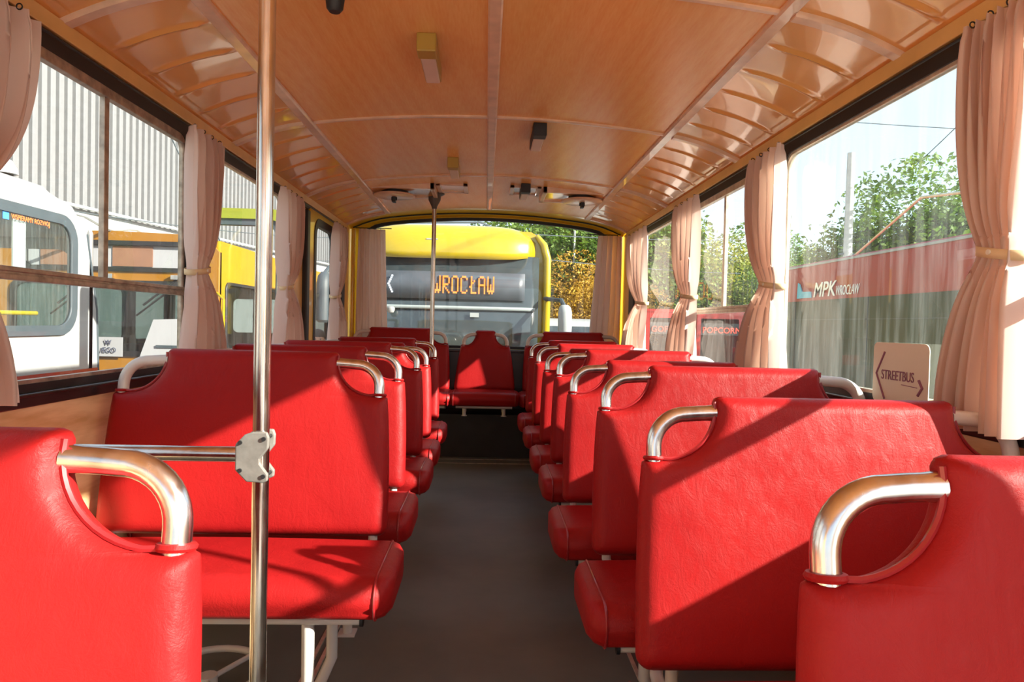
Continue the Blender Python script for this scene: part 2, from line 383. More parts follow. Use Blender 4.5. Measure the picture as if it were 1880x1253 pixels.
# side walls with window openings
ZS = H - 0.205; ZT = H + 0.728
wins = {-1: [(-.94, .20, 1), (.34, 1.48, 1), (1.62, 2.765, 1), (2.90, 4.03, 0)], 1: [(.36, 1.48, 1), (1.575, 2.74, 0), (2.86, 3.985, 1), (4.10, 5.27, 0)]}
wnum = 1; names = {-1: 'wall_left', 1: 'wall_right'}
for sg in (-1, 1):
    holes = [rrect(a, b, ZS, ZT, .075) for a, b, _ in wins[sg]]
    if sg < 0: holes.append(rrect(4.60, 5.42, .02, H + .73, .06))
    else: holes.append(rrect(-1.2, .05, .01, H + .73, .06))
    x = sg * (W + .011)
    wall = plate(names[sg], [(Y0, 0), (6.0, 0), (6.0, ZE + .03), (Y0, ZE + .03)], holes, .02, 'yz', x, M_CREAM); struct(wall)
    yb = 4.5 if sg < 0 else 5.58
    xw = sorted((sg * W, sg * (W - .008)))
    MB().box(xw[0], xw[1], Y0 if sg < 0 else .08, yb, 0.0, ZS - .028).build('wood_panel', M_WOOD, wall, smooth=False)
    xa, xb = sorted((sg * W, sg * (W - .022)))
    ya = Y0 if sg < 0 else .08
    mb = MB().box(xa, xb, ya, yb, ZS - .04, ZS - .004); mb.box(*sorted((sg * W, sg * (W - .034))), ya, yb, ZS - .012, ZS - .002)
    trim(mb, M_SILL, smooth=False, bevel=.004)
    mb = MB().box(*sorted((sg * W, sg * (W - .012))), Y0, 5.80, ZT + .004, ZT + .030); trim(mb, M_BLACK, smooth=False)     # dark header gap
    mb = MB().box(*sorted((sg * W, sg * (W - .018))), Y0, 5.82, ZT + .034, ZE - .002); trim(mb, M_CREAM, smooth=False, bevel=.003)
    for a, b, bar in wins[sg]:
        fr = plate('window_%d' % wnum, rrect(a - .02, b + .02, ZS - .015, ZT + .015, .09), [rrect(a + .022, b - .022, ZS + .02, ZT - .022, .06)], .03, 'yz', sg * (W + .0), M_BLACK); struct(fr); wnum += 1
        plate('inner_frame', rrect(a + .02, b - .02, ZS + .018, ZT - .02, .062), [rrect(a + .032, b - .032, ZS + .03, ZT - .032, .055)], .022, 'yz', sg * (W + .002), M_ALUL if not bar else M_ALU, fr)
        dirty = (sg > 0 and 1.5 < a < 2)
        mb = MB(); xg = sg * (W + .012)
        pts = rrect(a + .02, b - .02, ZS + .018, ZT - .02, .06)
        mb.add([(xg, p[0], p[1]) for p in pts], [tuple(range(len(pts)))]); mb.build('pane', M_GLASSD if dirty else M_GLASS, fr, smooth=False)
        if bar:
            al = M_ALU if sg < 0 else M_ALUL
            xx = sorted((sg * (W + .012), sg * (W - .018)))
            MB().box(xx[0], xx[1], a + .02, b - .02, H + .083, H + .097).box(xx[0], xx[1] , a + .02, b - .02, H + .103, H + .116).box(xx[0] + .005, xx[1] - .005, a + .02, b - .02, H + .095, H + .105).build('slide_rail', al, fr, smooth=False, bevel=.002)
            mid = (a + b) / 2
            MB().box(*sorted((sg * (W + .012), sg * (W - .006))), mid - .013, mid + .013, H + .11, ZT - .02).build('mullion', al, fr, smooth=False, bevel=.002)
            MB().box(*sorted((sg * (W + .012), sg * (W - .012))), a + .02, b - .02, ZT - .052, ZT - .018).build('top_rail', al, fr, smooth=False, bevel=.002)
            if sg < 0 and 1.5 < a < 2:
                MB().box(sg * W - .006, sg * W + .02, a + .02, a + .035, H + .11, ZT - .03).build('slide_edge', M_ALU, fr, smooth=False)
# yellow emergency door on the left
door = plate('door_1', rrect(4.585, 5.435, .01, H + .745, .04), [rrect(4.72, 5.36, H - .42, H + .685, .11)], .035, 'yz', -W + .005, M_YEL); struct(door)
plate('door_seal', rrect(4.70, 5.38, H - .44, H + .705, .13), [rrect(4.75, 5.33, H - .39, H + .655, .09)], .045, 'yz', -W + .005, M_BLACK, door)
pts = rrect(4.72, 5.36, H - .42, H + .685, .1)
MB().add([(-W, p[0], p[1]) for p in pts], [tuple(range(len(pts)))]).build('pane', M_GLASS, door, smooth=False)
trim(MB().box(-W - .01, -W + .03, 4.50, 4.575, .01, H + .72), M_BLACK, smooth=False, bevel=.01)
trim(MB().box(-W - .01, -W + .02, 5.46, 5.52, .01, H + .72), M_BLACK, smooth=False, bevel=.01)
trim(MB().box(-W - .01, -W + .03, 5.60, 5.70, .3, H + .72), M_BLACK, smooth=False, bevel=.01)
trim(MB().box(W - .03, W + .01, 5.42, 5.60, .3, H + .72), M_BLACK, smooth=False, bevel=.01)

# rear wall, yellow, with the wide curved-top window
YR = 6.13
top = lambda x, d: roof(x) - d
out = [(-W - .03, 0)] + [(W + .03, 0)] + [(x, top(min(abs(x), W), -.02)) for x in [1.23 - 2.46 * i / 30 for i in range(31)]]
hx = 1.115
ho = [(-hx + .03, H - .215), (hx - .03, H - .215), (hx, H - .185)] + [(x, top(x, .045 + .06 * max(0, (abs(x) - .98) / .135) ** 2)) for x in [hx - 2 * hx * i / 36 for i in range(37)]] + [(-hx, H - .185)]
rear = plate('wall_back', out, [ho], .05, 'xz', YR, M_YEL); struct(rear)
def inset(p, d):
    cx, cz = 0, H + .35; return (p[0] - d * (1 if p[0] > 0 else -1) * min(1, abs(p[0]) / .2), p[1] - d * (1 if p[1] > cz else -1))
rw = plate('window_%d' % wnum, [inset(p, -.006) for p in ho], [[inset(p, .016) for p in ho]], .05, 'xz', YR - .012, M_BLACK); struct(rw); wnum += 1
mb = MB().add([(p[0], YR, p[1]) for p in ho], [tuple(range(len(ho)))]); mb.build('pane', M_GLASSR, rw, smooth=False)
# dome between ceiling end and rear wall
mb = MB(); xs = [-1.2 + 2.4 * i / 40 for i in range(41)]
mb.loft([[(x, y, roof(x) + dz) for x in xs] + [(x, y, roof(x) + dz + .03) for x in reversed(xs)] for y, dz in ((5.80, .004), (5.95, -.004), (6.05, -.012), (6.12, -.03))], caps=True)
trim(mb, M_YEL)
mb = MB(); mb.tube([(x, 6.0, roof(x) - .016) for x in [-1.17 + 2.34 * i / 30 for i in range(31)]], .006, 8); trim(mb, M_BLACK)   # dark cord along the dome
for sx in (-1, 1):
    mb = MB(); mb.tube([(sx * 1.175, 6.03, .35), (sx * 1.175, 6.03, H + .80)], .022, 12); trim(mb, M_YEL)
mb = MB().box(-W, W, 6.02, 6.11, .35, H - .235); mb.box(-W, W, 5.99, 6.105, H - .25, H - .225)
trim(mb, M_SILL, smooth=False, bevel=.006)
# bus nose behind the photographer
o = plate('wall_front', [(-W - .03, 0), (W + .03, 0), (W + .03, ZE + .1), (-W - .03, ZE + .1)], [rrect(-1.12, 1.12, .45, 1.84, .12)], .05, 'xz', Y0, M_CREAM); struct(o)
# outside skin of the tail, which the bus behind mirrors
outline = rrect(-1.24, 1.24, -.5, 2.14, .2)
o = plate('tail_skin', outline, [rrect(-1.125, 1.125, H - .225, 2.075, .06)], .02, 'xz', YR + .05, M_YEL, rear)

# ceiling lamps
def lamp(x, y, label, end, length=.27):
    t = thing('ceiling_lamp', label, 'lamp', (x, y, roof(x)), 'ceiling lamps')
    MB().box(-.033, .033, 0, .075, -.062, 0).build('end_cap', end, t, smooth=False, bevel=.004)
    MB().box(-.030, .030, .075, length, -.050, 0).build('housing', end if end is M_BLACK else M_OCH, t, smooth=False, bevel=.003)
    MB().box(-.026, .026, .078, length - .012, -.060, -.048).build('lamp_lens', M_LENS, t, smooth=False, bevel=.004)
lamp(-.222, 2.33, 'small ceiling lamp with ochre end cap, nearest on the ceiling', M_OCH, .33)
lamp(.240, 3.30, 'small ceiling lamp with black end cap just behind the middle ceiling rib', M_BLACK, .33)
lamp(-.215, 4.05, 'small ochre ceiling lamp in front of the rear ceiling hatch, left of the centre strip', M_OCH, .33)
lamp(.255, 4.72, 'small black ended ceiling lamp beside the right ceiling hatch', M_BLACK, .33)
# ceiling hatches with round ventilator covers
def hatch(sx, label):
    cx = sx * .62; y = 4.98
    t = thing('ceiling_vent', label, 'vent', (cx, y, roof(cx)), 'round ceiling vents')
    fr = MB()
    for xa, xb, ya, yb in ((-.24, .24, -.20, -.17), (-.24, .24, .17, .20), (-.24, -.21, -.2, .2), (.21, .24, -.2, .2)):
        dz = .0
        z0 = -.022; fr.box(xa, xb, ya, yb, z0, .03)
    fr.build('hatch_frame', M_TRIM, t, smooth=False, bevel=.003)
    MB().box(-.215, .215, -.175, .175, -.008, .03).build('hatch_panel', M_COVE, t, smooth=False)
    ox = sx * .06
    MB().lathe([(.095, -.032), (.10, -.03), (.10, -.004)], (ox, 0, 0), 28).build('vent_neck', M_BLACK, t)
    MB().lathe([(.05, -.054), (.135, -.051), (.150, -.044), (.150, -.036), (.14, -.032), (.05, -.032)], (ox, 0, 0), 32).build('vent_disc', M_TRIM, t)
    MB().box(ox - .012, ox + .012, -.05, .01, -.092, -.05).box(ox - .02, ox + .02, -.02, .0, -.075, -.052).build('knob', M_BLACK, t, smooth=False, bevel=.003)
hatch(-1, 'round vent cover on the ceiling hatch to the left of the rear pole')
hatch(1, 'round vent cover on the ceiling hatch above the right seat row')
for sx in (-1, 1):   # the flat access frames beside the vents
    x0 = sx * .26
    o = thing('access_panel', 'flat rectangular ceiling access panel %s' % ('by the top of the rear pole' if sx < 0 else 'between the black lamp and the right vent'), 'panel', (x0, 4.95, roof(x0)))
    f = MB()
    for xa, xb, ya, yb in ((-.11, .11, -.14, -.12), (-.11, .11, .12, .14), (-.11, -.08, -.14, .14), (.08, .11, -.14, .14)): f.box(xa, xb, ya, yb, -.014, .012)
    f.build('frame', M_TRIM, o, smooth=False, bevel=.002)
    MB().box(-.085, .085, -.125, .125, -.004, .012).build('cover', M_COVE, o, smooth=False)

# ------------------------------------------------------------------ seats
TILT = math.radians(9)
def arc(cx, cy, r, a0, a1, n):
    return [(cx + r * math.cos(a0 + (a1 - a0) * k / n), cy + r * math.sin(a0 + (a1 - a0) * k / n)) for k in range(n + 1)]
def make_seat(name, label, xc, y, wd, nw, zb, inner, group, floor_z=0.0, back_h=.43, flare=.014, cush_w=None, small=False, cush_shift=0.0):
    """xc centre, y position of the back's foot of the cut-out, wd back width, nw neck width, zb height of the cut-out above the floor plane z=0,
    inner: +1 if the aisle is at local +x, -1 if at local -x, 0 for both."""
    t = thing(name, label, 'seat', (xc, y, floor_z), group)
    z0 = zb - floor_z
    ct, st = math.cos(TILT), math.sin(TILT)
    cut = (wd - nw) / 2; nh = .138
    def P(u, v, d):    # u across, v up the panel (0 at cut-out level), d towards the viewer
        return (u, v * st - d * ct, z0 + v * ct + d * st)
    # half outline (right side), from the bottom up
    b = -back_h; hw = wd / 2; r = .03
    half = [(hw + flare - r + r * math.cos(a), b + r + r * math.sin(a)) for a in [-PI / 2 + PI / 2 * k / 4 for k in range(5)]]
    for k in range(1, 9):
        s = k / 9; half.append((hw + flare * (1 - s) + .004 * math.sin(PI * s), b + r + (-.012 - b - r) * s))
    half += [(hw - .002, -.006), (hw - .010, -.0012), (hw - .026, -.0006), (hw - .046, .0)]
    a0x = hw - .046; ax = a0x - nw / 2; ay = nh - .028
    n = 12
    for k in range(1, n + 1):
        q = PI / 2 * k / n
        half.append((a0x - ax * math.sin(q) ** 1.0, ay * (1 - math.cos(q)) ** 1.0))
    half += [(nw / 2 + .001, nh - .014), (nw / 2 - .004, nh - .004), (nw / 2 - .014, nh)]
    left = [(-x, v) for x, v in reversed(half)]
    out = half
    m = 10
    out = out + [((nw / 2 - .014) * (1 - 2 * k / m), nh + .001) for k in range(1, m)] + left
    out = out + [(-(hw + flare - r) * (1 - 2 * k / m), b - .002) for k in range(1, m)]
    N = len(out); nr = []
    for i in range(N):
        p, q = out[i - 1], out[(i + 1) % N]; dx, dy = q[0] - p[0], q[1] - p[1]; L = math.hypot(dx, dy) or 1
        nr.append((-dy / L, dx / L))
    for _ in range(2): nr = [tuple((nr[i - 1][c] + 2 * nr[i][c] + nr[(i + 1) % N][c]) / 4 for c in (0, 1)) for i in range(N)]
    import bisect
    hv = [p[1] for p in half]; hu = [p[0] for p in half]
    vmax = nh
    # half-width as a function of height, from the outline (single valued)
    pts_ = sorted(set((round(v, 6), round(u, 6)) for u, v in half)); vv = [p[0] for p in pts_]; uu = [p[1] for p in pts_]
    rows = sorted(set([b + .0005, b + .002, b + .006, b + .012, b + .02, b + .03, b + .045, b + .07] + [b + .1 + (-.04 - b - .1) * k / 9 for k in range(10)] +
            [-.03, -.02, -.012, -.006, -.002, -.0005] + [ay * (1 - math.cos(PI / 2 * k / 26)) for k in range(1, 27)] + [ay + (nh - ay) * k / 6 for k in range(1, 6)] + [nh - .0005]))
    def hwid(v):
        if -.001 < v < .0005: v = .0005
        i = min(max(bisect.bisect_left(vv, v), 1), len(vv) - 1)
        f = (v - vv[i - 1]) / max(1e-9, vv[i] - vv[i - 1]); return uu[i - 1] + (uu[i] - uu[i - 1]) * min(1, max(0, f))
    segs = [(Vector(half[i]), Vector(half[i + 1])) for i in range(len(half) - 1)] + [(Vector((0, b)), Vector((hu[0], hv[0]))), (Vector((hu[-1], hv[-1])), Vector((0, nh)))]
    def edist(p):
        best = 9
        for q0, q1 in segs:
            e = q1 - q0; L2 = e.length_squared
            if L2 < 1e-12: continue
            k = min(1, max(0, (p - q0).dot(e) / L2)); dd = (p - q0 - e * k).length
            if dd < best: best = dd
        return best
    ss = [-1, -.996, -.985, -.965, -.94, -.91, -.87, -.8, -.7, -.55, -.35, -.12, .12, .35, .55, .7, .8, .87, .91, .94, .965, .985, .996, 1]
    front = []; back = []
    for v in rows:
        hwv = hwid(v); fr_, bk_ = [], []
        for sx in ss:
            u = sx * hwv; dd = edist(Vector((abs(u), v)))
            rr_ = .034; q = min(1, dd / rr_); h_ = math.sqrt(max(0, 1 - (1 - q) ** 2))
            puff = .006 * min(1, dd / .12)
            fr_.append(P(u, v, -.002 + .036 * h_ + puff)); bk_.append(P(u, v, -.004 - .026 * h_))
        front.append(fr_); back.append(bk_)
    mb = MB(); m_ = len(ss); R_n = len(rows)
    mb.add([p for r_ in front for p in r_], [(i * m_ + j, i * m_ + j + 1, (i + 1) * m_ + j + 1, (i + 1) * m_ + j) for i in range(R_n - 1) for j in range(m_ - 1)])
    mb.add([p for r_ in back for p in r_], [(i * m_ + j, (i + 1) * m_ + j, (i + 1) * m_ + j + 1, i * m_ + j + 1) for i in range(R_n - 1) for j in range(m_ - 1)])
    # close the rim
    loopf = [front[0][j] for j in range(m_)] + [front[i][-1] for i in range(1, R_n)] + [front[-1][j] for j in range(m_ - 2, -1, -1)] + [front[i][0] for i in range(R_n - 2, 0, -1)]
    loopb = [back[0][j] for j in range(m_)] + [back[i][-1] for i in range(1, R_n)] + [back[-1][j] for j in range(m_ - 2, -1, -1)] + [back[i][0] for i in range(R_n - 2, 0, -1)]
    n2_ = len(loopf)
    mb.add(loopf + loopb, [(i, (i + 1) % n2_, n2_ + (i + 1) % n2_, n2_ + i) for i in range(n2_)])
    bk = mb.build('backrest', M_RED, t, ang=80, weld=True)
    # piping along the cut-outs
    for sx in (-1, 1):
        pts = [(sx * (hw - .028), .003)] + [(sx * x, v + .001) for x, v in half[17:-2]]
        mb = MB(); mb.tube([P(u, v, .012) for u, v in pts], .0042, 6); mb.build('piping', M_PIPE, bk)
        # welt collar round the handle foot and at the neck
        mb = MB(); mb.tube([P(sx * (hw - .028) + .019 * math.cos(a), .003, .019 * math.sin(a)) for a in [2 * PI * k / 16 for k in range(16)]], .005, 6, closed=True)
        mb.build('welt', M_RED, bk)
    # handles
    for sx in (-1, 1):
        chromed = (inner == sx) or (small is True and False)
        hx_ = hw - .028; R_ = .072 if cut > .11 else .05; zt = nh - .040
        R_ = min(R_, cut - .03)
        pts = [(hx_, -.03), (hx_, 0), (hx_, zt - R_)] + [(hx_ - R_ + R_ * math.cos(a), zt - R_ + R_ * math.sin(a)) for a in [PI / 2 * k / 10 for k in range(1, 11)]]
        x_end = nw / 2 - .003; xm = nw / 2 + .016
        if xm < pts[-1][0] - .01: pts += [(xm + .02, zt + .002), (xm, zt + .003)]
        pts += [(x_end, zt + .004)]
        rr = [.0165] * len(pts); rr[-1] = .018
        mb = MB(); mb.tube([P(sx * u, v, 0) for u, v in pts], rr, 14)
        hd = mb.build('handle', M_CHROME if chromed else M_PAINT, t, ang=60)
        if chromed: hd['label'] = 'chromed aisle side handle'
    # cushion
    cw = (cush_w or wd + .04) / 2; dpt = .365; th = .105
    zc = z0 + b * ct + .008 + (0.0 if not small else .012)           # cushion top
    yc = b * st - .045                                             # cushion rear edge (towards -y is forward)
    prf = []
    for (cx, cz, rad, a0, a1, n_) in ((-dpt + .060, -.056, .056, PI / 2, PI * 1.05, 7), (-dpt + .045, -th + .030, .032, PI * 1.02, PI * 1.5, 5), (-.03, -th + .028, .028, -PI / 2, 0, 4), (-.03, -.03, .03, 0, PI / 2, 4)):
        for k in range(n_ + 1):
            a = a0 + (a1 - a0) * k / n_; prf.append((cx + rad * math.cos(a), cz + rad * math.sin(a)))
    n_ = len(prf); my, mz = -dpt / 2, -th / 2
    xsft = cush_shift
    secs = [(-cw - .042, .0, .50), (-cw - .038, 0, .72), (-cw - .023, 0, .91), (-cw, 0, 1.0)] + [(-cw + 2 * cw * k / 12, .006 * math.sin(PI * k / 12), 1.0) for k in range(1, 12)] + [(cw, 0, 1.0), (cw + .023, 0, .91), (cw + .038, 0, .72), (cw + .042, 0, .50)]
    rings = [[(x + xsft, yc + my + (py - my) * s, zc + mz + (pz - mz) * s + (up_ if pz > mz else 0)) for py, pz in prf] for x, up_, s in secs]
    mb = MB(); mb.loft(rings); cu = mb.build('seat_cushion', M_RED, t, ang=60)
    for sx in (-1, 1):
        mb = MB(); mb.tube([(sx * cw + xsft, yc + py * 1.004, zc + pz * 1.004) for py, pz in prf], .0035, 6, closed=True); mb.build('piping', M_PIPE, cu)
    # frame
    zr = zc - th - .012
    xl = cw - .02
    mb = MB()
    yf = yc - dpt + .06; yb_ = yc - .04
    mb.tube([(-xl, yf, zr), (xl, yf, zr)], .0125, 10); mb.tube([(-xl, yb_, zr), (xl, yb_, zr)], .0125, 10)
    lx = cw - .16 if not small else cw - .09
    for sx in (-1, 1): mb.tube([(sx * lx, yf, zr), (sx * lx, yb_ + .02, zr)], .011, 8)
    mb.build('seat_frame', M_PAINT, t)
    for sx in (-1, 1):
        if inner == sx or inner == 0:
            mb = MB(); mb.tube([(sx * (xl - .002), yf, zr), (sx * (xl + .006), yf, zr)], .0165, 12); mb.build('end_plug', M_BLACK, t)
        # upright from the seat frame into the back
        mb = MB(); ux = hw - .03
        mb.tube([P(sx * ux, b + .05, -.006), P(sx * ux, b - .01, -.006), (sx * (ux - .01), b * st - .01, zr + .05), (sx * (ux - .02), yb_ - .02, zr)], .014, 10)
        mb.build('upright', M_PAINT, t)
        if not small:
            mb = MB(); mb.tube([(sx * lx, yf + .02, zr), (sx * lx, yf + .03, .04), (sx * lx, yf + .03, 0.004)], .0165, 10)
            mb.box(sx * lx - .03, sx * lx + .03, yf + .0, yf + .06, 0, .006); mb.build('leg', M_PAINT, t)
            mb = MB(); mb.tube([(sx * (lx + .01), yb_, zr), (sx * (lx + .01), yb_, .10), (sx * (lx - .02), yb_ - .02, .03), (sx * (lx - .03), yb_ - .02, .004)], .0165, 10)
            mb.build('leg', M_PAINT, t)
        else:
            mb = MB(); mb.tube([(sx * lx, yf + .02, zr), (sx * lx, yf + .02, .004)], .015, 10); mb.box(sx * lx - .022, sx * lx + .022, yf, yf + .05, 0, .005); mb.build('leg', M_PAINT, t)
            mb = MB(); mb.tube([(sx * lx, yb_, zr), (sx * lx, yb_, .004)], .015, 10); mb.build('leg', M_PAINT, t)
    return t
WD = .85; NW = .53
right = [(.73, .352, -.272), (1.45, .340, -.283), (2.06, .343, -.252), (2.72, .330, -.270), (3.40, .346, -.252), (4.04, .344, -.272), (4.70, .342, -.260), (5.31, .334, -.252)]
order_r = ['red double seat nearest the camera in the right row, cut by the frame edge',
           'red double seat second in the right row with a diagonal shadow stripe',
           'red double seat third in the right row, below the placard window',
           'red double seat fourth in the right row, seen between two window curtains',
           'red double seat fifth in the right row, beside the divided right window',
           'red double seat sixth in the right row, mostly hidden behind the fifth',
           'red double seat seventh in the right row, only its rim and chrome handle showing',
           'red double seat last before the tail platform in the right row']
for (y, xi, z), lb in zip(right, order_r):
    make_seat('double_seat', lb, xi + WD / 2, y, WD, NW, H + z, -1, 'red double seats of the right row', cush_shift=-.02)
left = [(.80, .325, -.270), (2.17, .304, -.237), (2.78, .322, -.239), (3.46, .316, -.240), (4.12, .326, -.262), (4.75, .322, -.247)]
order_l = ['red double seat nearest the camera on the left, cut by the frame edge',
           'red double seat right behind the chrome pole on the left, cushion in sunlight',
           'red double seat directly behind the one at the chrome pole in the left row',
           'red double seat in the middle of the left row, third behind the chrome pole',
           'red double seat in the left row, next to last before the tail platform',
           'red double seat last before the tail platform in the left row, by the rear pole']
for (y, xi, z), lb in zip(left, order_l):
    make_seat('double_seat', lb, -(xi + WD / 2), y, WD, NW, H + z, 1, 'red double seats of the left row', cush_shift=.02)
make_seat('double_seat', 'red double seat on the tail platform in the left corner', -(.315 + .42), 5.92, .84, .52, H - .185, 0, 'seats on the tail platform', .35, back_h=.40, small=True)
make_seat('double_seat', 'red double seat on the tail platform in the right corner', (.340 + .42), 5.92, .84, .52, H - .190, 0, 'seats on the tail platform', .35, back_h=.40, small=True)
make_seat('single_seat', 'narrow single red seat in the middle of the tail platform', 0.0, 5.92, .43, .165, H - .193, 0, 'seats on the tail platform', .35, back_h=.39, flare=.045, cush_w=.50, small=True)

# ------------------------------------------------------------------ poles
t = thing('grab_pole', 'shiny chrome floor to ceiling pole with grey clamp and side bar in the left foreground', 'pole', (-.467, 1.45, 0))
MB().tube([(0, 0, .005), (0, 0, roof(.467) - .012)], .0172, 24).build('pole', M_POLE, t)
MB().lathe([(.05, 0), (.05, .008), (.022, .02)], (0, 0, 0), 20).build('floor_flange', M_PAINT, t)
MB().lathe([(.022, -.03), (.045, -.01), (.045, 0)], (0, 0, roof(.467)), 20).build('ceiling_flange', M_BLACK, t)
zb = H - .287
MB().tube([(-.73, 0, zb), (-.02, 0, zb)], .0165, 18).build('side_bar', M_POLE, t)
def hexplate(y0, y1):
    pts = [(-.045, -.028), (-.022, -.052), (.012, -.054), (.022, -.050), (.023, -.036), (.006, -.014), (.006, -.004), (.023, .018), (.024, .040), (.020, .052), (-.010, .052), (-.026, .046), (-.045, .026)]
    mb = MB(); mb.loft([[(x, y0, zb + z) for x, z in pts], [(x, y1, zb + z) for x, z in pts]]); return mb
cl = hexplate(-.026, -.017).build('clamp_plate', simple('cast_grey', (0.26, 0.25, 0.23), .45, .4, var=.2, vscale=40), t, smooth=False, bevel=.003)
hexplate(.017, .026).build('clamp_plate', MATS['cast_grey'], t, smooth=False, bevel=.003)
for bx, bz in ((-.034, -.028), (-.034, .030), (.014, .038), (.014, -.040)):
    MB().tube([(bx, -.030, zb + bz), (bx, .028, zb + bz)], .0045, 10).build('clamp_bolt', M_BLACK, cl)
t = thing('ceiling_socket', 'black round socket on the ceiling behind the top of the chrome pole', 'socket', (-.458, 2.02, roof(.458)))
MB().lathe([(.016, -.07), (.024, -.06), (.028, -.03), (.034, 0)], (0, 0, 0), 16).build('cap', M_BLACK, t)
t = thing('grab_pole', 'thin steel pole with dark funnel cap in front of the rear window', 'pole', (-.405, 5.16, 0))
MB().tube([(0, 0, .005), (0, 0, roof(.405) - .03)], .0165, 16).build('pole', M_POLE, t)
MB().lathe([(.018, -.115), (.022, -.095), (.045, -.05), (.048, -.02), (.075, -.005), (.075, 0)], (0, 0, roof(.405)), 22).build('ceiling_flange', simple('brown_grey_cap', (0.10, .075, .055), .5), t)

# white hoop with spokes under the left seat
t = thing('footrest_hoop', 'white painted steel hoop with three spokes lying near the floor under the left seat', 'hoop', (-.80, 2.03, 0))
MB().tube([(.155 * math.cos(a), .155 * math.sin(a), .045) for a in [2 * PI * k / 32 for k in range(32)]], .011, 10, closed=True).build('rim', M_PAINT, t)
for k in range(3):
    a = 2 * PI * k / 3 + .9
    MB().tube([(.02 * math.cos(a), .02 * math.sin(a), .028), (.15 * math.cos(a), .15 * math.sin(a), .045)], .008, 8).build('spoke', M_PAINT, t)
MB().tube([(0, 0, .002), (0, 0, .04)], .028, 14).build('hub', M_PAINT, t)

# ------------------------------------------------------------------ curtains
def curtain(label, side, keys, folds=6, seed=0, tied=True, amp=.036, xd=None, group='beige window curtains', rear=False):
    """keys: top (a,b), tie (a,b), bottom (a,b) along the wall; z fixed."""
    rnd = random.Random(seed); zt, zm, zb_ = H + (.80 if rear else .722), H + .18, H - .215
    base = xd if xd is not None else 1.118
    (ta, tb), (ma, mb_), (ba, bb) = keys
    t = thing('curtain', label, 'curtain', ((0, YR - .12, 0) if rear else (side * base, (ta + tb) / 2, 0)), group)
    cy = t.location.x if rear else t.location.y
    nz, nt_ = 56, folds * 12
    ph = [rnd.uniform(-.5, .5) for _ in range(folds + 2)]; am = [rnd.uniform(.7, 1.2) for _ in range(folds + 2)]
    vs = []
    for j in range(nz + 1):
        z = zt + (zb_ - zt) * j / nz
        if tied:
            if z > zm: s = (zt - z) / (zt - zm); e = s ** 2.6; e = e * e * (3 - 2 * e) * .25 + .75 * e; a = ta + (ma - ta) * e; b = tb + (mb_ - tb) * e
            else: s = (zm - z) / (zm - zb_); e = 1 - (1 - s) ** 1.9; a = ma + (ba - ma) * e; b = mb_ + (bb - mb_) * e
            squeeze = math.exp(-((z - zm) / .07) ** 2)
        else:
            s = (zt - z) / (zt - zb_); a = ta + (ba - ta) * s; b = tb + (bb - tb) * s; squeeze = 0
        for i in range(nt_ + 1):
            u = i / nt_; k = u * folds; ki = int(k) if k < folds else folds
            A = am[ki] * (1 - (k - int(k))) + am[min(ki + 1, folds + 1)] * (k - int(k))
            p = ph[ki] * (1 - (k - int(k))) + ph[min(ki + 1, folds + 1)] * (k - int(k))
            f = math.sin(2 * PI * k + p + .5 * math.sin(3 * z)); f = (1 if f > 0 else -1) * abs(f) ** .8 + .30 * math.sin(4 * PI * k + p * 3 + z * 4)
            off = amp * A * f * (1 - .35 * squeeze) * (.75 + .25 * min(1, (zt - z) / .1)) 
            y = a + (b - a) * u + .012 * math.cos(2 * PI * k + p) * (1 - squeeze)
            if z < zm or not tied: off *= 1 + .25 * (zm - z)
            if z > zt - .03: off *= .8
            if rear: vs.append((y, off, z))
            else: vs.append((-side * off * 1.0, y - cy, z))
    mb = MB().add(vs, [(j * (nt_ + 1) + i, j * (nt_ + 1) + i + 1, (j + 1) * (nt_ + 1) + i + 1, (j + 1) * (nt_ + 1) + i) for j in range(nz) for i in range(nt_)])
    mb.build('cloth', M_CLOTH, t, ang=180)
    if tied:
        cm = (ma + mb_) / 2 - cy; hw = (mb_ - ma) / 2 + .010; n = 28; rg = []
        for k in range(n):
            a = 2 * PI * k / n; px, py = math.cos(a) * (amp * 1.12), math.sin(a) * hw
            rg.append((px, cm + py, zm + .012 * math.sin(a)))
        mb = MB(); vs = [(x, y, z - .011) for x, y, z in rg] + [(x, y, z + .011) for x, y, z in rg]
        mb.add(vs, [(k, (k + 1) % n, n + (k + 1) % n, n + k) for k in range(n)]); mb.build('tie_band', M_TIE, t, solid=.003)
        MB().tube([(-side * amp * 1.1, cm - .01, zm), (-side * (amp * 1.1 + .004), cm - .01, zm)], .006, 10).build('button', M_CARD, t)
    # hanging rings
    for k in range(4):
        u = ta + (tb - ta) * (k + .5) / 4
        if rear: c = (u, 0, zt + .002); pts = [(c[0], .007 * math.cos(q), c[2] + .007 * math.sin(q)) for q in [2 * PI * i / 10 for i in range(10)]]
        else: c = (0, u - cy, zt + .002); pts = [(.007 * math.cos(q), c[1], c[2] + .007 * math.sin(q)) for q in [2 * PI * i / 10 for i in range(10)]]
        MB().tube(pts, .0018, 5, closed=True).build('hook', M_BLACK, t)
curtain('tied beige curtain nearest the camera on the left, flaring over the sill', -1, ((1.22, 1.74), (1.30, 1.44), (1.22, 1.66)), 7, 1, amp=.034)
curtain('tied beige curtain beside the large left window with the white bus outside', -1, ((2.61, 2.93), (2.63, 2.75), (2.57, 2.97)), 5, 2)
curtain('tied beige curtain on the left in front of the yellow framed door', -1, ((3.76, 4.20), (3.79, 3.92), (3.67, 4.18)), 5, 3)
curtain('tied beige curtain in the rear left corner, just past the yellow framed door', -1, ((5.07, 5.48), (5.04, 5.17), (5.0, 5.48)), 5, 4)
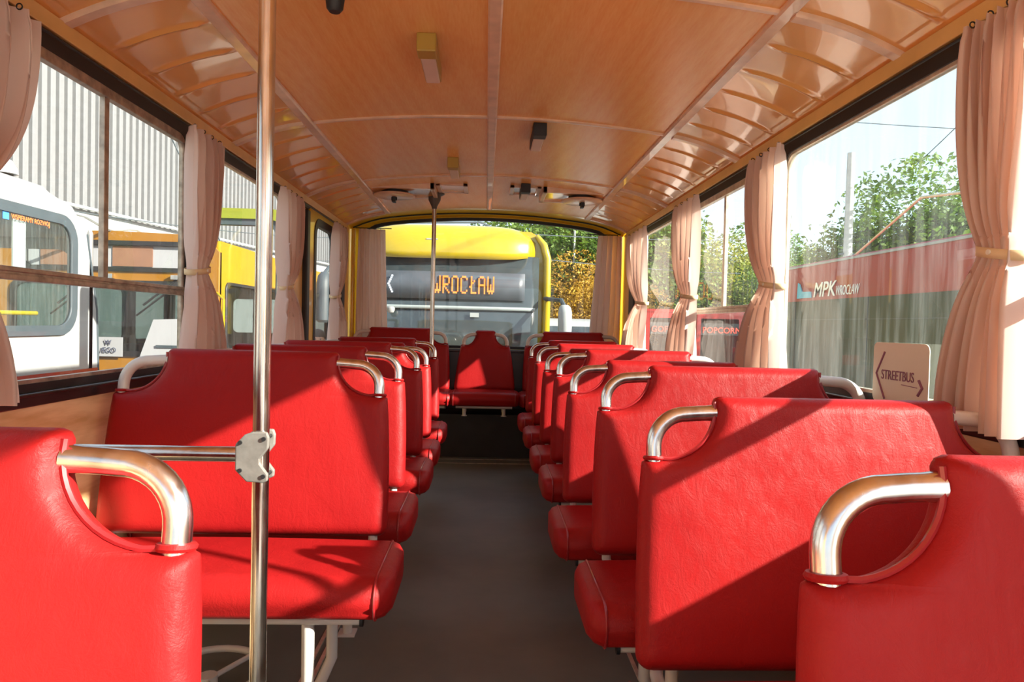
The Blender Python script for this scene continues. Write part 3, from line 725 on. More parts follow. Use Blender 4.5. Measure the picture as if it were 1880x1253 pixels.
curtain('large tied beige curtain nearest the camera on the right, beside the placard', 1, ((1.37, 1.595), (1.39, 1.495), (1.37, 1.625)), 7, 5, amp=.036)
curtain('tied beige curtain between the placard window and the divided right window', 1, ((2.58, 2.92), (2.56, 2.71), (2.52, 2.96)), 5, 6)
curtain('tied beige curtain on the right, just beyond the divided window', 1, ((3.63, 4.11), (3.65, 3.83), (3.64, 4.14)), 5, 8)
curtain('tied beige curtain at the far end of the right window row', 1, ((4.80, 5.46), (4.76, 5.0), (4.80, 5.50)), 5, 9)
curtain('straight hanging beige curtain at the left end of the rear window', 0, ((-1.135, -.905), (0, 0), (-1.15, -.865)), 5, 11, tied=False, rear=True, amp=.035)
curtain('straight hanging beige curtain at the right end of the rear window', 0, ((.97, 1.17), (0, 0), (.90, 1.165)), 5, 12, tied=False, rear=True, amp=.035)
for sg, lb in ((-1, 'thin dark curtain rail along the left wall'), (1, 'thin dark curtain rail along the right wall')):
    tag(MB().tube([(sg * 1.165, 1.0, H + .738), (sg * 1.165, 5.6, H + .738)], .004, 8).build('curtain_rail', M_BLACK), lb, 'rail')
tag(MB().tube([(-1.15, YR - .12, H + .81), (-.84, YR - .12, H + .81)], .004, 8).build('curtain_rail', M_BLACK), 'short curtain rail at the left end of the rear window', 'rail')
tag(MB().tube([(.86, YR - .12, H + .81), (1.15, YR - .12, H + .81)], .004, 8).build('curtain_rail', M_BLACK), 'short curtain rail at the right end of the rear window', 'rail')

# placard standing in the right window
t = thing('placard', 'cream card sign reading STREETBUS between two arrows, standing in the right window', 'sign', (1.185, 1.905, ZS))
z0 = -.02
M = plate('card', rrect(-.13, .13, 0, .178, .02), [], .003, 'yz', 0, M_CARD, t)
text('lettering', 'STREETBUS', .040, M_VIO, face_left(-.003, .085, .070), t, xs=.78, th=.0006)
f = MB(); f.tube([(-.003, .070, .150), (-.003, .110, .085), (-.003, .065, .012)], .003, 6); f.build('arrow', M_VIO, t)
f = MB(); f.tube([(-.003, -.092, .078), (-.003, -.108, .058), (-.003, -.090, .036)], .004, 6); f.tube([(-.003, -.015, .060), (-.003, -.085, .057)], .0012, 6); f.build('arrow', M_VIO, t)

# ------------------------------------------------------------------ outside
o = MB().box(-60, 60, -20, 90, GZ - .1, GZ).build('ground', M_GROUND, smooth=False); struct(o)

# corrugated hall on the left
A = Vector((-15.2, -6)); B = Vector((-7.7, 40)); dv = (B - A).normalized(); nv = Vector((dv.y, -dv.x))
L = (B - A).length; n = int(L / .28); zt_, zm_ = H + 6.75, H + 2.9
mb = MB(); pts = []
for i in range(n):
    for q, off in ((0, 0), (.5, 0), (.62, .07), (.88, .07)):
        p = A + dv * ((i + q) * L / n) + nv * off; pts.append(p)
vs = [(p.x, p.y, zm_) for p in pts] + [(p.x, p.y, zt_) for p in pts]; K = len(pts)
mb.add(vs, [(k, k + 1, K + k + 1, K + k) for k in range(K - 1)])
mb.m = [1 if k % 4 in (1,) else 0 for k in range(K - 1)]  # one flank of each rib coloured darker, standing in for shade
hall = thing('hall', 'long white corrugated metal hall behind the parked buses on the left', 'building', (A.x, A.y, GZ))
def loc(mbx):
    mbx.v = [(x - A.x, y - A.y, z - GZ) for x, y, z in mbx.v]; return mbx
loc(mb).build('corrugated_wall', [simple('white_sheet_metal', (0.16, 0.163, 0.17), .5, var=.05), simple('rib_side_shade', (0.085, 0.088, 0.092), .6)], hall, smooth=False)
mb = MB(); a, b = A - nv * .3, B - nv * .3; a2, b2 = A - nv * .02, B - nv * .02
mb.add([(a.x, a.y, GZ), (b.x, b.y, GZ), (b2.x, b2.y, GZ), (a2.x, a2.y, GZ), (a.x, a.y, zt_), (b.x, b.y, zt_), (b2.x, b2.y, zt_), (a2.x, a2.y, zt_)],
       [(0, 3, 2, 1), (4, 5, 6, 7), (0, 1, 5, 4), (1, 2, 6, 5), (2, 3, 7, 6), (3, 0, 4, 7)])
loc(mb).build('lower_wall', M_WHITE, hall, smooth=False)
mb = MB(); mb.tube([(A.x + nv.x * .15, A.y + nv.y * .15, zm_), (B.x + nv.x * .15, B.y + nv.y * .15, zm_)], .05, 8)
mb.tube([(A.x + nv.x * .1, A.y + nv.y * .1, zt_), (B.x + nv.x * .1, B.y + nv.y * .1, zt_)], .08, 8)
loc(mb).build('gutter', M_GREYW, hall)

def wheel(parent, x, y, r=.48, w_=.28):
    MB().tube([(x - w_ / 2, y, r), (x + w_ / 2, y, r)], r, 24).build('wheel', M_BLACK, parent)

# white bus with red skirt, near left
t = thing('white_bus', 'white bus with rounded side window and red skirt parked closest on the left', 'bus', (-4.0, 2.0, GZ))
g = H - GZ
side = [( -4.0, .25), (5.05, .25), (5.22, .9), (5.18, 2.0), (5.0, 2.75), (4.75, 2.98), (4.3, 3.07), (-4.0, 3.12)]
holes = [rrect(-2.6, -.2, g - .2, g + .93, .12), rrect(0.0, 2.1, g - .2, g + .93, .12), rrect(2.3, 4.78, g - .17, g + .90, .22)]
plate('side_panel', side, holes, .06, 'yz', -.03, M_WHITE, t)
plate('side_panel', side, [rrect(-2.6, 2.1, g - .2, g + .93, .12), rrect(2.3, 4.78, g - .2, g + .93, .15)], .06, 'yz', -2.40, M_WHITE, t)
MB().loft([[(x, y, z) for x, y, z in ((0.004, -4, 3.10), (-.25, -4, 3.2), (-2.2, -4, 3.2), (-2.43, -4, 3.08), (-2.43, -4, 3.0), (0, -4, 3.0))],
           [(x, y, z) for x, y, z in ((0.004, 4.3, 3.09), (-.25, 4.3, 3.17), (-2.2, 4.3, 3.17), (-2.43, 4.3, 3.05), (-2.43, 4.3, 2.98), (0, 4.3, 2.98))],
           [(x, y, z) for x, y, z in ((0.004, 5.02, 2.80), (-.25, 5.05, 2.86), (-2.2, 5.05, 2.86), (-2.43, 4.95, 2.75), (-2.43, 4.95, 2.7), (0, 4.95, 2.7))]]).build('roof', M_WHITE, t, smooth=False)
plate('end_panel', rrect(-2.43, 0, .25, 2.85, .1), [rrect(-2.25, -.18, 1.2, 2.6, .15)], .06, 'xz', 5.08, M_WHITE, t)
f = plate('red_skirt', [(-4, .3), (5.08, .3), (5.19, .9), (5.19, g - .545), (-4, g - .545)], [], .012, 'yz', .006, M_REDP, t)
for (a, b, c, d, r) in ((-2.6, -.2, g - .2, g + .93, .12), (0.0, 2.1, g - .2, g + .93, .12), (2.3, 4.78, g - .17, g + .90, .22)):
    fr = plate('side_window', rrect(a - .03, b + .03, c - .03, d + .03, r + .03), [rrect(a + .06, b - .06, c + .06, d - .06, r - .04)], .03, 'yz', .01, M_GREYD, t)
    pts = rrect(a, b, c, d, r); MB().add([(0.0, p[0], p[1]) for p in pts], [tuple(range(len(pts)))]).build('pane', M_GLASSD, fr, smooth=False)
MB().tube([(-.3, 2.0, g + .0), (-.3, 4.7, g + .0)], .022, 10).build('grab_rail', M_YELB, t)
MB().box(-.02, -.012, 2.3, 3.05, g + .3, g + .85).box(-.03, -.018, 3.96, 4.12, g + .36, g + .80).build('window_paper', M_PAPER, t, smooth=False)
text('lettering', 'WSPIERAMY ROZWÓJ', .06, M_TXTO, face_right(.008, 3.90, g + .79), t, xs=.85)
MB().box(.004, .009, 3.80, 3.87, g + .775, g + .85).build('sticker', simple('sticker_blue', (.05, .2, .6), .5), t, smooth=False)
f = MB(); f.tube([(.0, 5.12, .6), (.0, 5.22, 1.3), (.0, 5.18, 2.0), (.0, 5.0, 2.75)], .012, 8); f.build('corner_trim', M_GREYD, t)
MB().lathe([(.0, .14), (.05, .12), (.09, .05), (.10, 0)], (-.25, 4.2, 3.17), 14).build('roof_beacon', M_WHITE, t)
MB().box(-.02, .02, 5.15, 5.2, .4, 1.2).build('edge_trim', M_GREYD, t, smooth=False)
wheel(t, -.2, 0.2); wheel(t, -2.2, .2); wheel(t, -.2, 4.0); wheel(t, -2.2, 4.0)

# old orange-yellow bus facing us, left
M_YOUT = simple('dimmed_outdoor_yellow', (0.34, 0.185, 0.004), 0.35, var=0.05)  # body yellow darkened to offset the strong light outdoors
t = thing('yellow_bus', 'orange yellow old bus facing the camera behind the white bus on the left', 'bus', (-4.29, 8.0, GZ))
hw = 1.22; top_ = g + .96
frt = [(-hw, .35), (hw, .35), (hw, g + .75), (hw - .12, top_ - .07), (hw - .45, top_ - .02), (0, top_), (-hw + .45, top_ - .02), (-hw + .12, top_ - .07), (-hw, g + .75)]
bx = plate('front_panel', frt, [rrect(-1.08, 1.10, g - .45, g + .38, .12), rrect(-.95, .98, g + .52, g + .83, .08)], .08, 'xz', 0, M_ORY, t)
side2 = [(0, .35), (6.5, .35), (6.5, g + .80), (6.4, g + .88), (.0, g + .88)]
hl = [rrect(.15 + 1.35 * k, 1.30 + 1.35 * k, g - .40, g + .42, .10) for k in range(4)]
for sx in (-1, 1):
    sd = plate('side_panel', side2, hl, .06, 'yz', sx * (hw - .03), M_YOUT, t)
    for a in hl:
        fr = plate('side_window', [(p[0], p[1]) for p in a], [[((p[0] - sum(q[0] for q in a) / len(a)) * .92 + sum(q[0] for q in a) / len(a), (p[1] - g) * .92 + g) for p in a]], .04, 'yz', sx * (hw + .004), M_BLACK, t)
        MB().add([(sx * (hw - .01), p[0], p[1]) for p in a], [tuple(range(len(a)))]).build('pane', M_GLASST, fr, smooth=False)
mb = MB(); secs = []
for y in (0.02, 6.5): secs.append([(x, y, z) for x, z in ((-hw, g + .72), (-hw + .12, top_ - .07), (-hw + .45, top_ - .02), (0, top_), (hw - .45, top_ - .02), (hw - .12, top_ - .07), (hw, g + .72), (hw - .1, g + .72), (hw - .3, g + .85), (0, g + .9), (-hw + .3, g + .85), (-hw + .1, g + .72))])
mb.loft(secs).build('roof', M_YOUT, t)
plate('back_panel', [(-hw, .35), (hw, .35), (hw, g + .8), (-hw, g + .8)], [rrect(-1, 1, g - .3, g + .4, .1)], .05, 'xz', 6.5, M_YOUT, t)
f = plate('blind_box', rrect(-.97, 1.0, g + .50, g + .85, .09), [rrect(-.92, .95, g + .55, g + .80, .06)], .04, 'xz', -.04, M_BLACK, t)
MB().box(-.93, .96, -.02, -.012, g + .54, g + .81).build('blind', M_PAPER, f, smooth=False)
MB().box(.02, .47, -.03, -.022, g + .56, g + .79).box(-.78, -.30, -.03, -.022, g + .56, g + .79).build('blind_patch', simple('brown_card', (.20, .10, .06), .7), f, smooth=False)
f = plate('windscreen_seal', rrect(-1.10, 1.12, g - .47, g + .40, .13), [rrect(-1.04, 1.06, g - .41, g + .34, .09)], .04, 'xz', -.04, M_BLACK, t)
pts = rrect(-1.06, 1.08, g - .43, g + .36, .1); MB().add([(p[0], -.02, p[1]) for p in pts], [tuple(range(len(pts)))]).build('pane', M_GLASST, f, smooth=False)
MB().box(-1.15, 1.15, .05, 6.4, .5, g - .6).box(-1.05, 1.05, .5, .9, g - .6, g - .35).build('interior', M_DARK, t, smooth=False)
for sx in (-.2, .75):
    f = MB(); f.tube([(sx, -.05, g + .42), (sx - .35, -.09, g + .12)], .012, 6); f.tube([(sx - .05, -.09, g + .30), (sx - .42, -.10, g + .0)], .010, 6); f.build('wiper', M_BLACK, t)
for sx in (-.75, 0, .75):
    MB().box(sx - .05, sx + .05, -.09, -.04, g + .42, g + .47).build('marker_lamp', M_CHROME, t, smooth=False)
mb = MB(); mb.add([(.36, -.10, g - .50), (.86, -.10, g - .44), (.98, -.06, g - .02), (.50, -.06, g - .04)], [(0, 1, 2, 3)]); f = mb.build('notice', M_PAPER, t, smooth=False, solid=.004)
MB().box(.55, .80, -.105, -.095, g - .36, g - .33).build('notice_line', M_GREYD, f, smooth=False); MB().box(.80, .93, -.11, -.09, g - .44, g - .37).build('notice_picture', simple('photo_red', (.35, .08, .07), .6), f, smooth=False)
f = MB().box(-.62, .18, -.10, -.095, g - .47, g - .25).build('route_card', M_PAPER, t, smooth=False)
text('lettering', '  W\n/EGO', .085, M_TXTD, face_cam(-.055, -.112, g - .34), f, xs=.85)
plate('lower_band', rrect(-1.2, 1.2, .5, g - .49, .05), [], .02, 'xz', -.05, M_ORY, t)
for sx in (-1, 1): MB().tube([(sx * .85, -.12, .85), (sx * .85, -.03, .85)], .11, 20).build('headlamp', M_CHROME, t)
for y in (1.2, 5.0):
    for sx in (-1, 1): wheel(t, sx * 1.05, y)
f = MB(); f.tube([(hw - .05, .0, g + .3), (hw + .12, -.2, g + .2), (hw + .12, -.2, g - .2)], .015, 8); f.build('mirror_arm', M_YELB, t)
mb = MB(); mb.tube([(0, -.9 + 1.8 * k / 10, top_ + .05 + .04 * math.sin(k)) for k in range(11)], .02, 6); mb.build('roof_gear', M_GREYW, t)

# reflection in the window glass, modelled as a solid lime frame
t = thing('reflection_frame', 'lime yellow reflection with a dark inner edge in the left window, modelled as a frame outside', 'frame', (-2.27, 6.3, GZ))
plate('frame', rrect(-.44, .47, 0, g + .985, .14), [rrect(-.385, .42, .15, g + .895, .12)], .12, 'xz', 0, M_LIME, t)
plate('dark_edge', rrect(-.385, .42, .15, g + .895, .12), [rrect(-.365, .36, .2, g + .84, .10)], .08, 'xz', 0, M_GREYD, t)

# modern yellow bus behind the rear window
YB = 8.55
t = thing('city_bus', 'bright yellow city bus with orange WROCŁAW display close behind the rear window', 'bus', (-.50, YB, GZ))
hw = 1.29; tz = g + 1.24
def section(y, sc, zt2, zb2=.3):
    return [(-hw * sc, y, zb2), (-hw * sc, y, zt2 - .28), (-hw * sc + .07, y, zt2 - .12), (-hw * sc + .22, y, zt2 - .03), (0, y, zt2), (hw * sc - .22, y, zt2 - .03), (hw * sc - .07, y, zt2 - .12), (hw * sc, y, zt2 - .28), (hw * sc, y, zb2)]
mb = MB(); mb.loft([section(.22, .99, tz - .02), section(.5, 1, tz), section(11.5, 1, tz)]); mb.build('body', M_YELB, t, ang=50)
# roof brow with rounded ends
mb = MB(); rg = []
for k in range(13):
    a = PI / 2 * k / 12
    y = .26 - .30 * math.sin(a); z = g + .80 + .44 * math.cos(a) ** .8 if k < 12 else g + .80
    wds = hw - .14 - .05 * math.sin(a)
    row = []
    for q in range(21):
        u = -1 + 2 * q / 20; e = abs(u) ** 6
        row.append((u * wds, y + .22 * abs(u) ** 4, z - .16 * e * math.cos(a) + .07 * e * math.sin(a)))
    rg.append(row)
vs = [p for r_ in rg for p in r_]; mb.add(vs, [(i * 21 + j, i * 21 + j + 1, (i + 1) * 21 + j + 1, (i + 1) * 21 + j) for i in range(12) for j in range(20)])
mb.build('roof_brow', M_YELB, t, ang=70, solid=.03)
MB().box(-.26, -.12, -.03, -.012, g + 1.03, g + 1.045).build('brow_marker', M_WHITE, t, smooth=False)
# dark screen glass, gently curved
def curvedsheet(x0, x1, z0_, z1_, y, bow, nx_=24):
    vs = []
    for z in (z0_, z1_):
        for i in range(nx_ + 1):
            x = x0 + (x1 - x0) * i / nx_; vs.append((x, y + bow * abs(x / hw) ** 3, z))
    m = nx_ + 1
    return MB().add(vs, [(i, i + 1, m + i + 1, m + i) for i in range(nx_)])
ws = curvedsheet(-hw + .10, hw - .13, .75, g + .86, .03, .16).build('windscreen', M_DGLASS, t, solid=.01)
dp = curvedsheet(-.95, .98, g + .30, g + .64, -.0, .16).build('display', simple('display_grey', (.06, .07, .085), .45, var=.15), t, solid=.01)
curvedsheet(-hw + .14, hw - .17, g + .17, g + .215, -.0, .16).build('wiper_band', simple('band_grey', (.25, .28, .28), .4), t, solid=.01)
G = {'W': ["10001", "10001", "10001", "10001", "10101", "10101", "10101", "11111", "01010"],
     'R': ["11110", "10001", "10001", "10001", "11110", "11000", "10100", "10010", "10001"],
     'O': ["01110", "10001", "10001", "10001", "10001", "10001", "10001", "10001", "01110"],
     'C': ["01110", "10001", "10000", "10000", "10000", "10000", "10000", "10001", "01110"],
     'Ł': ["01000", "01000", "01010", "01100", "01000", "11000", "01000", "01000", "01111"],
     'A': ["01110", "10001", "10001", "10001", "11111", "10001", "10001", "10001", "10001"]}
mb = MB(); cwid, chei = .0175, .0245; x = -.16
for ch in 'WROCŁAW':
    for r_, rowb in enumerate(G[ch]):
        for c_, bit in enumerate(rowb):
            if bit == '1':
                xx = x + c_ * cwid; zz = g + .59 - r_ * chei
                mb.box(xx, xx + cwid * .93, -.022, -.012, zz - chei * .93, zz)
    x += cwid * 6.35
mb.build('lettering', M_LED, dp, smooth=False)
mb = MB()
for k in range(9):
    xx = -.705 - .045 * (1 - abs(k - 4) / 4) + .02; zz = g + .585 - k * .025; mb.box(xx, xx + .022, -.01, .0, zz - .02, zz)
mb.build('arrow_mark', M_LEDW, dp, smooth=False)
MB().lathe([(.0, -.06), (.035, -.045), (.05, -.015), (.05, .015), (.03, .03)], (-.68, -.04, g + .16), 16).build('dome_camera', M_WHITE, t)
MB().box(.30, .41, -.01, -.0, g + .08, g + .135).build('sticker', M_GREYW, t, smooth=False)
for sx in (-1, 1):
    mb = MB()
    pts = [(sx * (hw - .16), .20, g + 1.14), (sx * (hw - .07), .16, g + 1.02), (sx * (hw - .025), .15, g + .85), (sx * (hw - .02), .16, g + .3), (sx * (hw - .03), .16, .7)]
    mb.tube(pts, [.03, .045, .05, .05, .05], 10); mb.build('corner_post', M_YELB, t)
    # big drooping mirrors
    mb = MB(); mx = sx * (hw + .17) if sx > 0 else -(hw + .165)
    sz = (.085, .10)
    mb.loft([[(mx + sz[0] * s * math.cos(a), -.28 + sz[1] * s * math.sin(a) + dy, z) for a in [2 * PI * k / 14 for k in range(14)]] for z, s, dy in ((g - .03, .6, 0), (g + .0, .95, 0), (g + .2, 1.0, 0), (g + .44, 1.0, .01), (g + .53, .85, .03), (g + .58, .5, .06))])
    if sx > 0: mb.v = [(vx, vy, g - .16 + (vz - (g - .03)) * .68) for vx, vy, vz in mb.v]
    f = mb.build('mirror', M_GREYD if sx < 0 else M_GREYW, t)
    ztop = g + .55 if sx < 0 else g + .22
    MB().tube([(mx, -.24, ztop), (mx - sx * .03, -.12, ztop + .09), (sx * (hw - .05), .15, ztop + .12)], .03, 8).build('mirror_arm', M_GREYD, f)
MB().box(-1.2, 1.2, .05, .25, .25, .75).build('bumper', M_YELB, t, smooth=False, bevel=.04)
for y in (2.4, 8.0):
    for sx in (-1, 1): wheel(t, sx * 1.12, y)
MB().box(-.9, .9, 1.0, 3.2, tz - .02, tz + .10).build('roof_unit', M_WHITE, t, smooth=False, bevel=.05)
mb = MB(); mb.tube([(-.6, 1.0, tz + .14), (.4, 1.2, tz + .20), (.9, 2.2, tz + .14)], .015, 6); mb.build('roof_rail', M_GREYD, t)

# red bus on the right
M_RBUS = simple('red_vehicle_paint', (0.30, 0.010, 0.008), 0.5, var=0.07)
M_RBG = simple('red_bus_window', (0.010, 0.022, 0.022), 0.35, var=0.6, vscale=1.2, spec=0.25)
t = thing('red_bus', 'long red bus with white lettering above dark windows, parked alongside on the right', 'bus', (4.8, 1.0, GZ))
zt2, zb2 = g + 1.0, g + .455
mb = MB(); mb.loft([[(0, y, .3), (0, y, zt2 - .02), (.06, y, zt2 + .03), (1.2, y, zt2 + .06), (2.4, y, zt2 + .03), (2.48, y, .3)] for y in (-4, 10.35)]); mb.build('body', M_RBUS, t, smooth=False)
MB().box(-.012, .02, -3.9, 10.2, .95, zb2).build('window_band', M_RBG, t, smooth=False)
for k in range(7): MB().box(-.02, -.008, -2.6 + 2.0 * k, -2.55 + 2.0 * k, .95, zb2).build('window_post', M_BLACK, t, smooth=False)
MB().box(-.02, -.01, -3.9, 10.2, g + .17, g + .18).build('window_rail', M_GREYD, t, smooth=False)
MB().box(-.015, .0, -3.95, 10.3, zt2 - .03, zt2).build('roof_gutter', M_WHITE, t, smooth=False)
text('lettering', 'MPK', .30, M_TXTW, face_left(-.012, 8.86, g + .505), t, shear=.25, xs=1.08, bold=.003)
text('lettering', 'WROCŁAW', .19, M_TXTW, face_left(-.012, 8.22, g + .505), t, shear=.25, xs=.58)
mb = MB(); pts = [(9.36, g + .50), (8.90, g + .50), (8.92, g + .59), (9.20, g + .60), (9.28, g + .72), (9.34, g + .74)]
mb.loft([[(-.02, y, z) for y, z in pts], [(-.008, y, z) for y, z in pts]]); mb.build('logo', M_BLUE, t, smooth=False)
for y in (-1.5, 7.5): wheel(t, .2, y); wheel(t, 2.28, y)
mb = MB(); mb.tube([(.8, 5.0, zt2 + .08), (1.1, 6.1, zt2 + .65), (1.2, 8.3, zt2 + .9), (1.2, 10, zt2 + .25)], .02, 6); mb.build('current_collector', M_ALUL, t)

# food kiosks
def kiosk(x, y, wdt, sign, label):
    t = thing('food_kiosk', label, 'kiosk', (x, y, GZ))
    plate('front_panel', rrect(0, wdt, .1, 2.45, .05), [rrect(.12, wdt - .12, .95, 2.25, .04)], .06, 'xz', 0, M_REDP, t)
    MB().box(0, .05, .03, 1.8, .1, 2.4).box(wdt - .05, wdt, .03, 1.8, .1, 2.4).box(0, wdt, 1.75, 1.8, .1, 2.4).box(-.05, wdt + .05, -.05, 1.85, 2.42, 2.5).build('shell', M_REDP, t, smooth=False)
    MB().box(.1, wdt - .1, 1.2, 1.25, .95, 2.3).build('back_shelf', M_DARK, t, smooth=False)
    MB().box(.08, wdt - .08, -.18, .02, .90, .95).build('counter', M_WHITE, t, smooth=False)
    MB().box(.10, wdt - .1, -.02, .0, 1.78, 2.12).build('sign_board', M_DARK, t, smooth=False)
    text('lettering', sign, .24, M_NEON, face_cam(.16, -.035, 1.84), t)
    for k in range(2): MB().tube([(.2 + (wdt - .4) * k, .2, .1), (.2 + (wdt - .4) * k, .2, 0)], .1, 12).build('foot', M_BLACK, t)
kiosk(4.62, 19.6, 1.05, 'GOFRY', 'red food kiosk with glowing GOFRY sign, farther behind the right windows')
kiosk(6.05, 19.4, 1.35, 'POPCORN', 'red food kiosk with glowing POPCORN sign, right of the other kiosk')

# white van beyond the rear window, right
t = thing('white_van', 'white delivery van seen through the rear window right of the yellow bus', 'van', (2.05, 14.2, GZ))
prof = [(0, .35), (0, 2.0), (.1, 2.12), (2.9, 2.12), (3.4, 1.95), (4.1, 1.35), (4.9, 1.15), (5.0, .9), (5.0, .35)]
mb = MB(); mb.loft([[(x * .0 + xx, -y * 0 + yy, zz) for yy, zz in [(5.0 - a, b) for a, b in prof]] for xx, x in ((-.85, 0), (.85, 0))]); mb.build('body', M_WHITE, t, ang=25, bevel=.06)
MB().add([(-.72, .82, 1.38), (.72, .82, 1.38), (.68, 1.52, 1.93), (-.68, 1.52, 1.93)], [(0, 1, 2, 3)]).build('windscreen', M_DGLASS, t, smooth=False, solid=.02)
for y in (1.0, 4.1):
    for sx in (-1, 1): wheel(t, sx * .76, y, .34, .2)
MB().box(.80, .87, 1.6, 2.5, 1.35, 1.8).box(-.87, -.80, 1.6, 2.5, 1.35, 1.8).build('side_window', M_DGLASS, t, smooth=False)

# poles and wires
def post(x, y, h, r, label):
    t = thing('utility_pole', label, 'pole', (x, y, GZ)); MB().tube([(0, 0, 0), (0, 0, h)], [r * 1.25, r * .85], 14).build('shaft', M_CONC, t)
    MB().tube([(-.25, 0, h * .6), (.25, 0, h * .6)], .03, 6).build('bracket', M_GREYD, t); return t
post(9.65, 18.0, 6.75, .11, 'tall pale concrete pole in front of the green tree on the right')
t = thing('street_lamp', 'thin street lamp with curved neck outside the large right window', 'street lamp', (9.0, 20.2, GZ))
MB().tube([(0, 0, 0), (0, 0, 4.6), (.02, 0, 5.4), (-.10, 0, 5.9), (-.35, 0, 6.1), (-.6, 0, 6.05)], [.08, .06, .05, .04, .035, .03], 10).build('shaft', M_CONC, t)
MB().box(-.85, -.5, -.08, .08, 5.98, 6.08).build('lamp_head', M_GREYD, t, smooth=False, bevel=.02)
post(3.05, 24, 5.3, .04, 'thin pale pole standing before the autumn trees')
post(3.75, 24.5, 5.3, .04, 'thin pale pole right of its twin before the autumn trees')
def wire(a, b, label, sag=.25, r=.012):
    pts = [(a[0] + (b[0] - a[0]) * k / 16, a[1] + (b[1] - a[1]) * k / 16, a[2] + (b[2] - a[2]) * k / 16 - sag * 4 * (k / 16) * (1 - k / 16)) for k in range(17)]
    tag(MB().tube(pts, r, 5).build('overhead_wire', M_GREYD), label, 'wire', 'overhead wires')
wire((5.5, 4.0, H + 4.2), (16, 28, H + 5.5), 'thin overhead wire crossing the sky above the red bus, upper')
wire((2.0, 16.0, H + 5.4), (18, 16, H + 5.0), 'thin overhead wire crossing behind the concrete pole')
wire((-1, 16, H + 2.2), (9, 24, H + 3.2), 'overhead wire above the rear window trees, upper', .1)
wire((-1, 16, H + 1.75), (9, 24, H + 2.0), 'overhead wire above the rear window trees, lower', .1)
wire((-12, 14, H + 2.6), (-6, 30, H + 3.6), 'overhead wire in front of the white hall, upper', .3, .014)
wire((-11.5, 14, H + 2.0), (-5.4, 30, H + 2.6), 'overhead wire in front of the white hall, lower', .3, .014)
wire((-6.2, 12, H + 4.6), (-4.6, 12.5, H + .95), 'slanting stay wire in front of the white hall', .0, .014)

# trees
def tree_mesh(seed, hgt, rad, nleaf, leaf, trunk_h=.3):
    rnd = random.Random(seed); tr = MB(); tips = []
    def branch(p, d, l, r, lev):
        q = p + d * l; mid = (p + q) / 2 + Vector((rnd.uniform(-1, 1), rnd.uniform(-1, 1), 0)) * l * .06
        tr.tube([p, mid, q], [r, r * .8, r * .62], 6)
        if lev >= 2: tips.append(q); tips.append(mid)
        if lev >= 4: return
        for k in range(3 if lev else 5):
            nd = (d * .75 + Vector((rnd.uniform(-1, 1), rnd.uniform(-1, 1), rnd.uniform(-.25, .7)))).normalized()
            branch(q if k else mid + (q - mid) * .5, nd, l * rnd.uniform(.62, .85), r * .6, lev + 1)
    branch(Vector((0, 0, 0)), Vector((0, 0, 1)), hgt * trunk_h, hgt * .022, 0)
    lv = MB(); vs = []; fs = []
    for i in range(nleaf):
        if rnd.random() < .72:
            c = rnd.choice(tips) + Vector((rnd.gauss(0, 1), rnd.gauss(0, 1), rnd.gauss(0, .8))) * rad * .15
        else:
            while True:
                c = Vector((rnd.uniform(-1, 1), rnd.uniform(-1, 1), rnd.uniform(-1, 1)))
                if .55 < c.length < 1: break
            c = Vector((c.x * rad, c.y * rad, hgt * .60 + c.z * hgt * .36))
            if math.sin(c.x * 2.3 + seed) * math.sin(c.y * 2.1) * math.sin(c.z * 2.6) < -.05: continue
        if c.z < hgt * .12: continue
        a = Vector((rnd.gauss(0, 1), rnd.gauss(0, 1), rnd.gauss(0, .6))).normalized(); b = a.orthogonal().normalized()
        b = (b * math.cos(rnd.random() * 6) + a.cross(b) * math.sin(rnd.random() * 6)).normalized(); s = leaf * rnd.uniform(.6, 1.3)
        n_ = len(vs); vs += [c - a * s, c + b * s * .5, c + a * s, c - b * s * .5]; fs.append((n_, n_ + 1, n_ + 2, n_ + 3))
    lv.add(vs, fs); return tr, lv
M_LG = leafmat('leaves_green', [(0.3, (.03, .08, .01)), (.55, (.12, .21, .02)), (.75, (.27, .33, .03))])
M_LY = leafmat('leaves_yellow_green', [(0.3, (.07, .12, .01)), (.55, (.25, .28, .025)), (.75, (.42, .36, .04))])
M_LO = leafmat('leaves_autumn', [(0.3, (.20, .12, .01)), (.55, (.50, .29, .025)), (.75, (.66, .45, .06))])
protos = [tree_mesh(3, 7.2, 2.5, 32000, .085), tree_mesh(5, 6.0, 2.6, 28000, .09, .22)]
pm = []
for k, (a, b) in enumerate(protos):
    ta = a.build('trunk', M_BARK); lv = b.build('foliage', M_LG, smooth=False); pm.append((ta.data, lv.data)); bpy.data.objects.remove(ta); bpy.data.objects.remove(lv)
def tree(k, x, y, s, mat, label, rz=0, sz=1.0):
    t = thing('tree', label, 'tree', (x, y, GZ), 'trees outside', rz); t.scale = (s, s, s * sz)
    for nm, me in (('trunk', pm[k][0]), ('foliage', pm[k][1])):
        m_ = me
        if nm == 'foliage' and mat is not M_LG:
            key = '%s_%d' % (mat.name, k)
            if key not in MATS: c = me.copy(); c.materials.clear(); c.materials.append(mat); MATS[key] = c
            m_ = MATS[key]
        o = bpy.data.objects.new(nm, m_); col.objects.link(o); o.parent = t
tree(0, 12.2, 19.0, 1.02, M_LG, 'large green leafy tree behind the red bus and the concrete pole', .3)
tree(1, 15.5, 21.5, .98, M_LG, 'green tree at the right edge of the large right window', 1.3)
tree(1, 11.2, 25.5, .80, M_LG, 'lower green tree left of the concrete pole', 2.0)
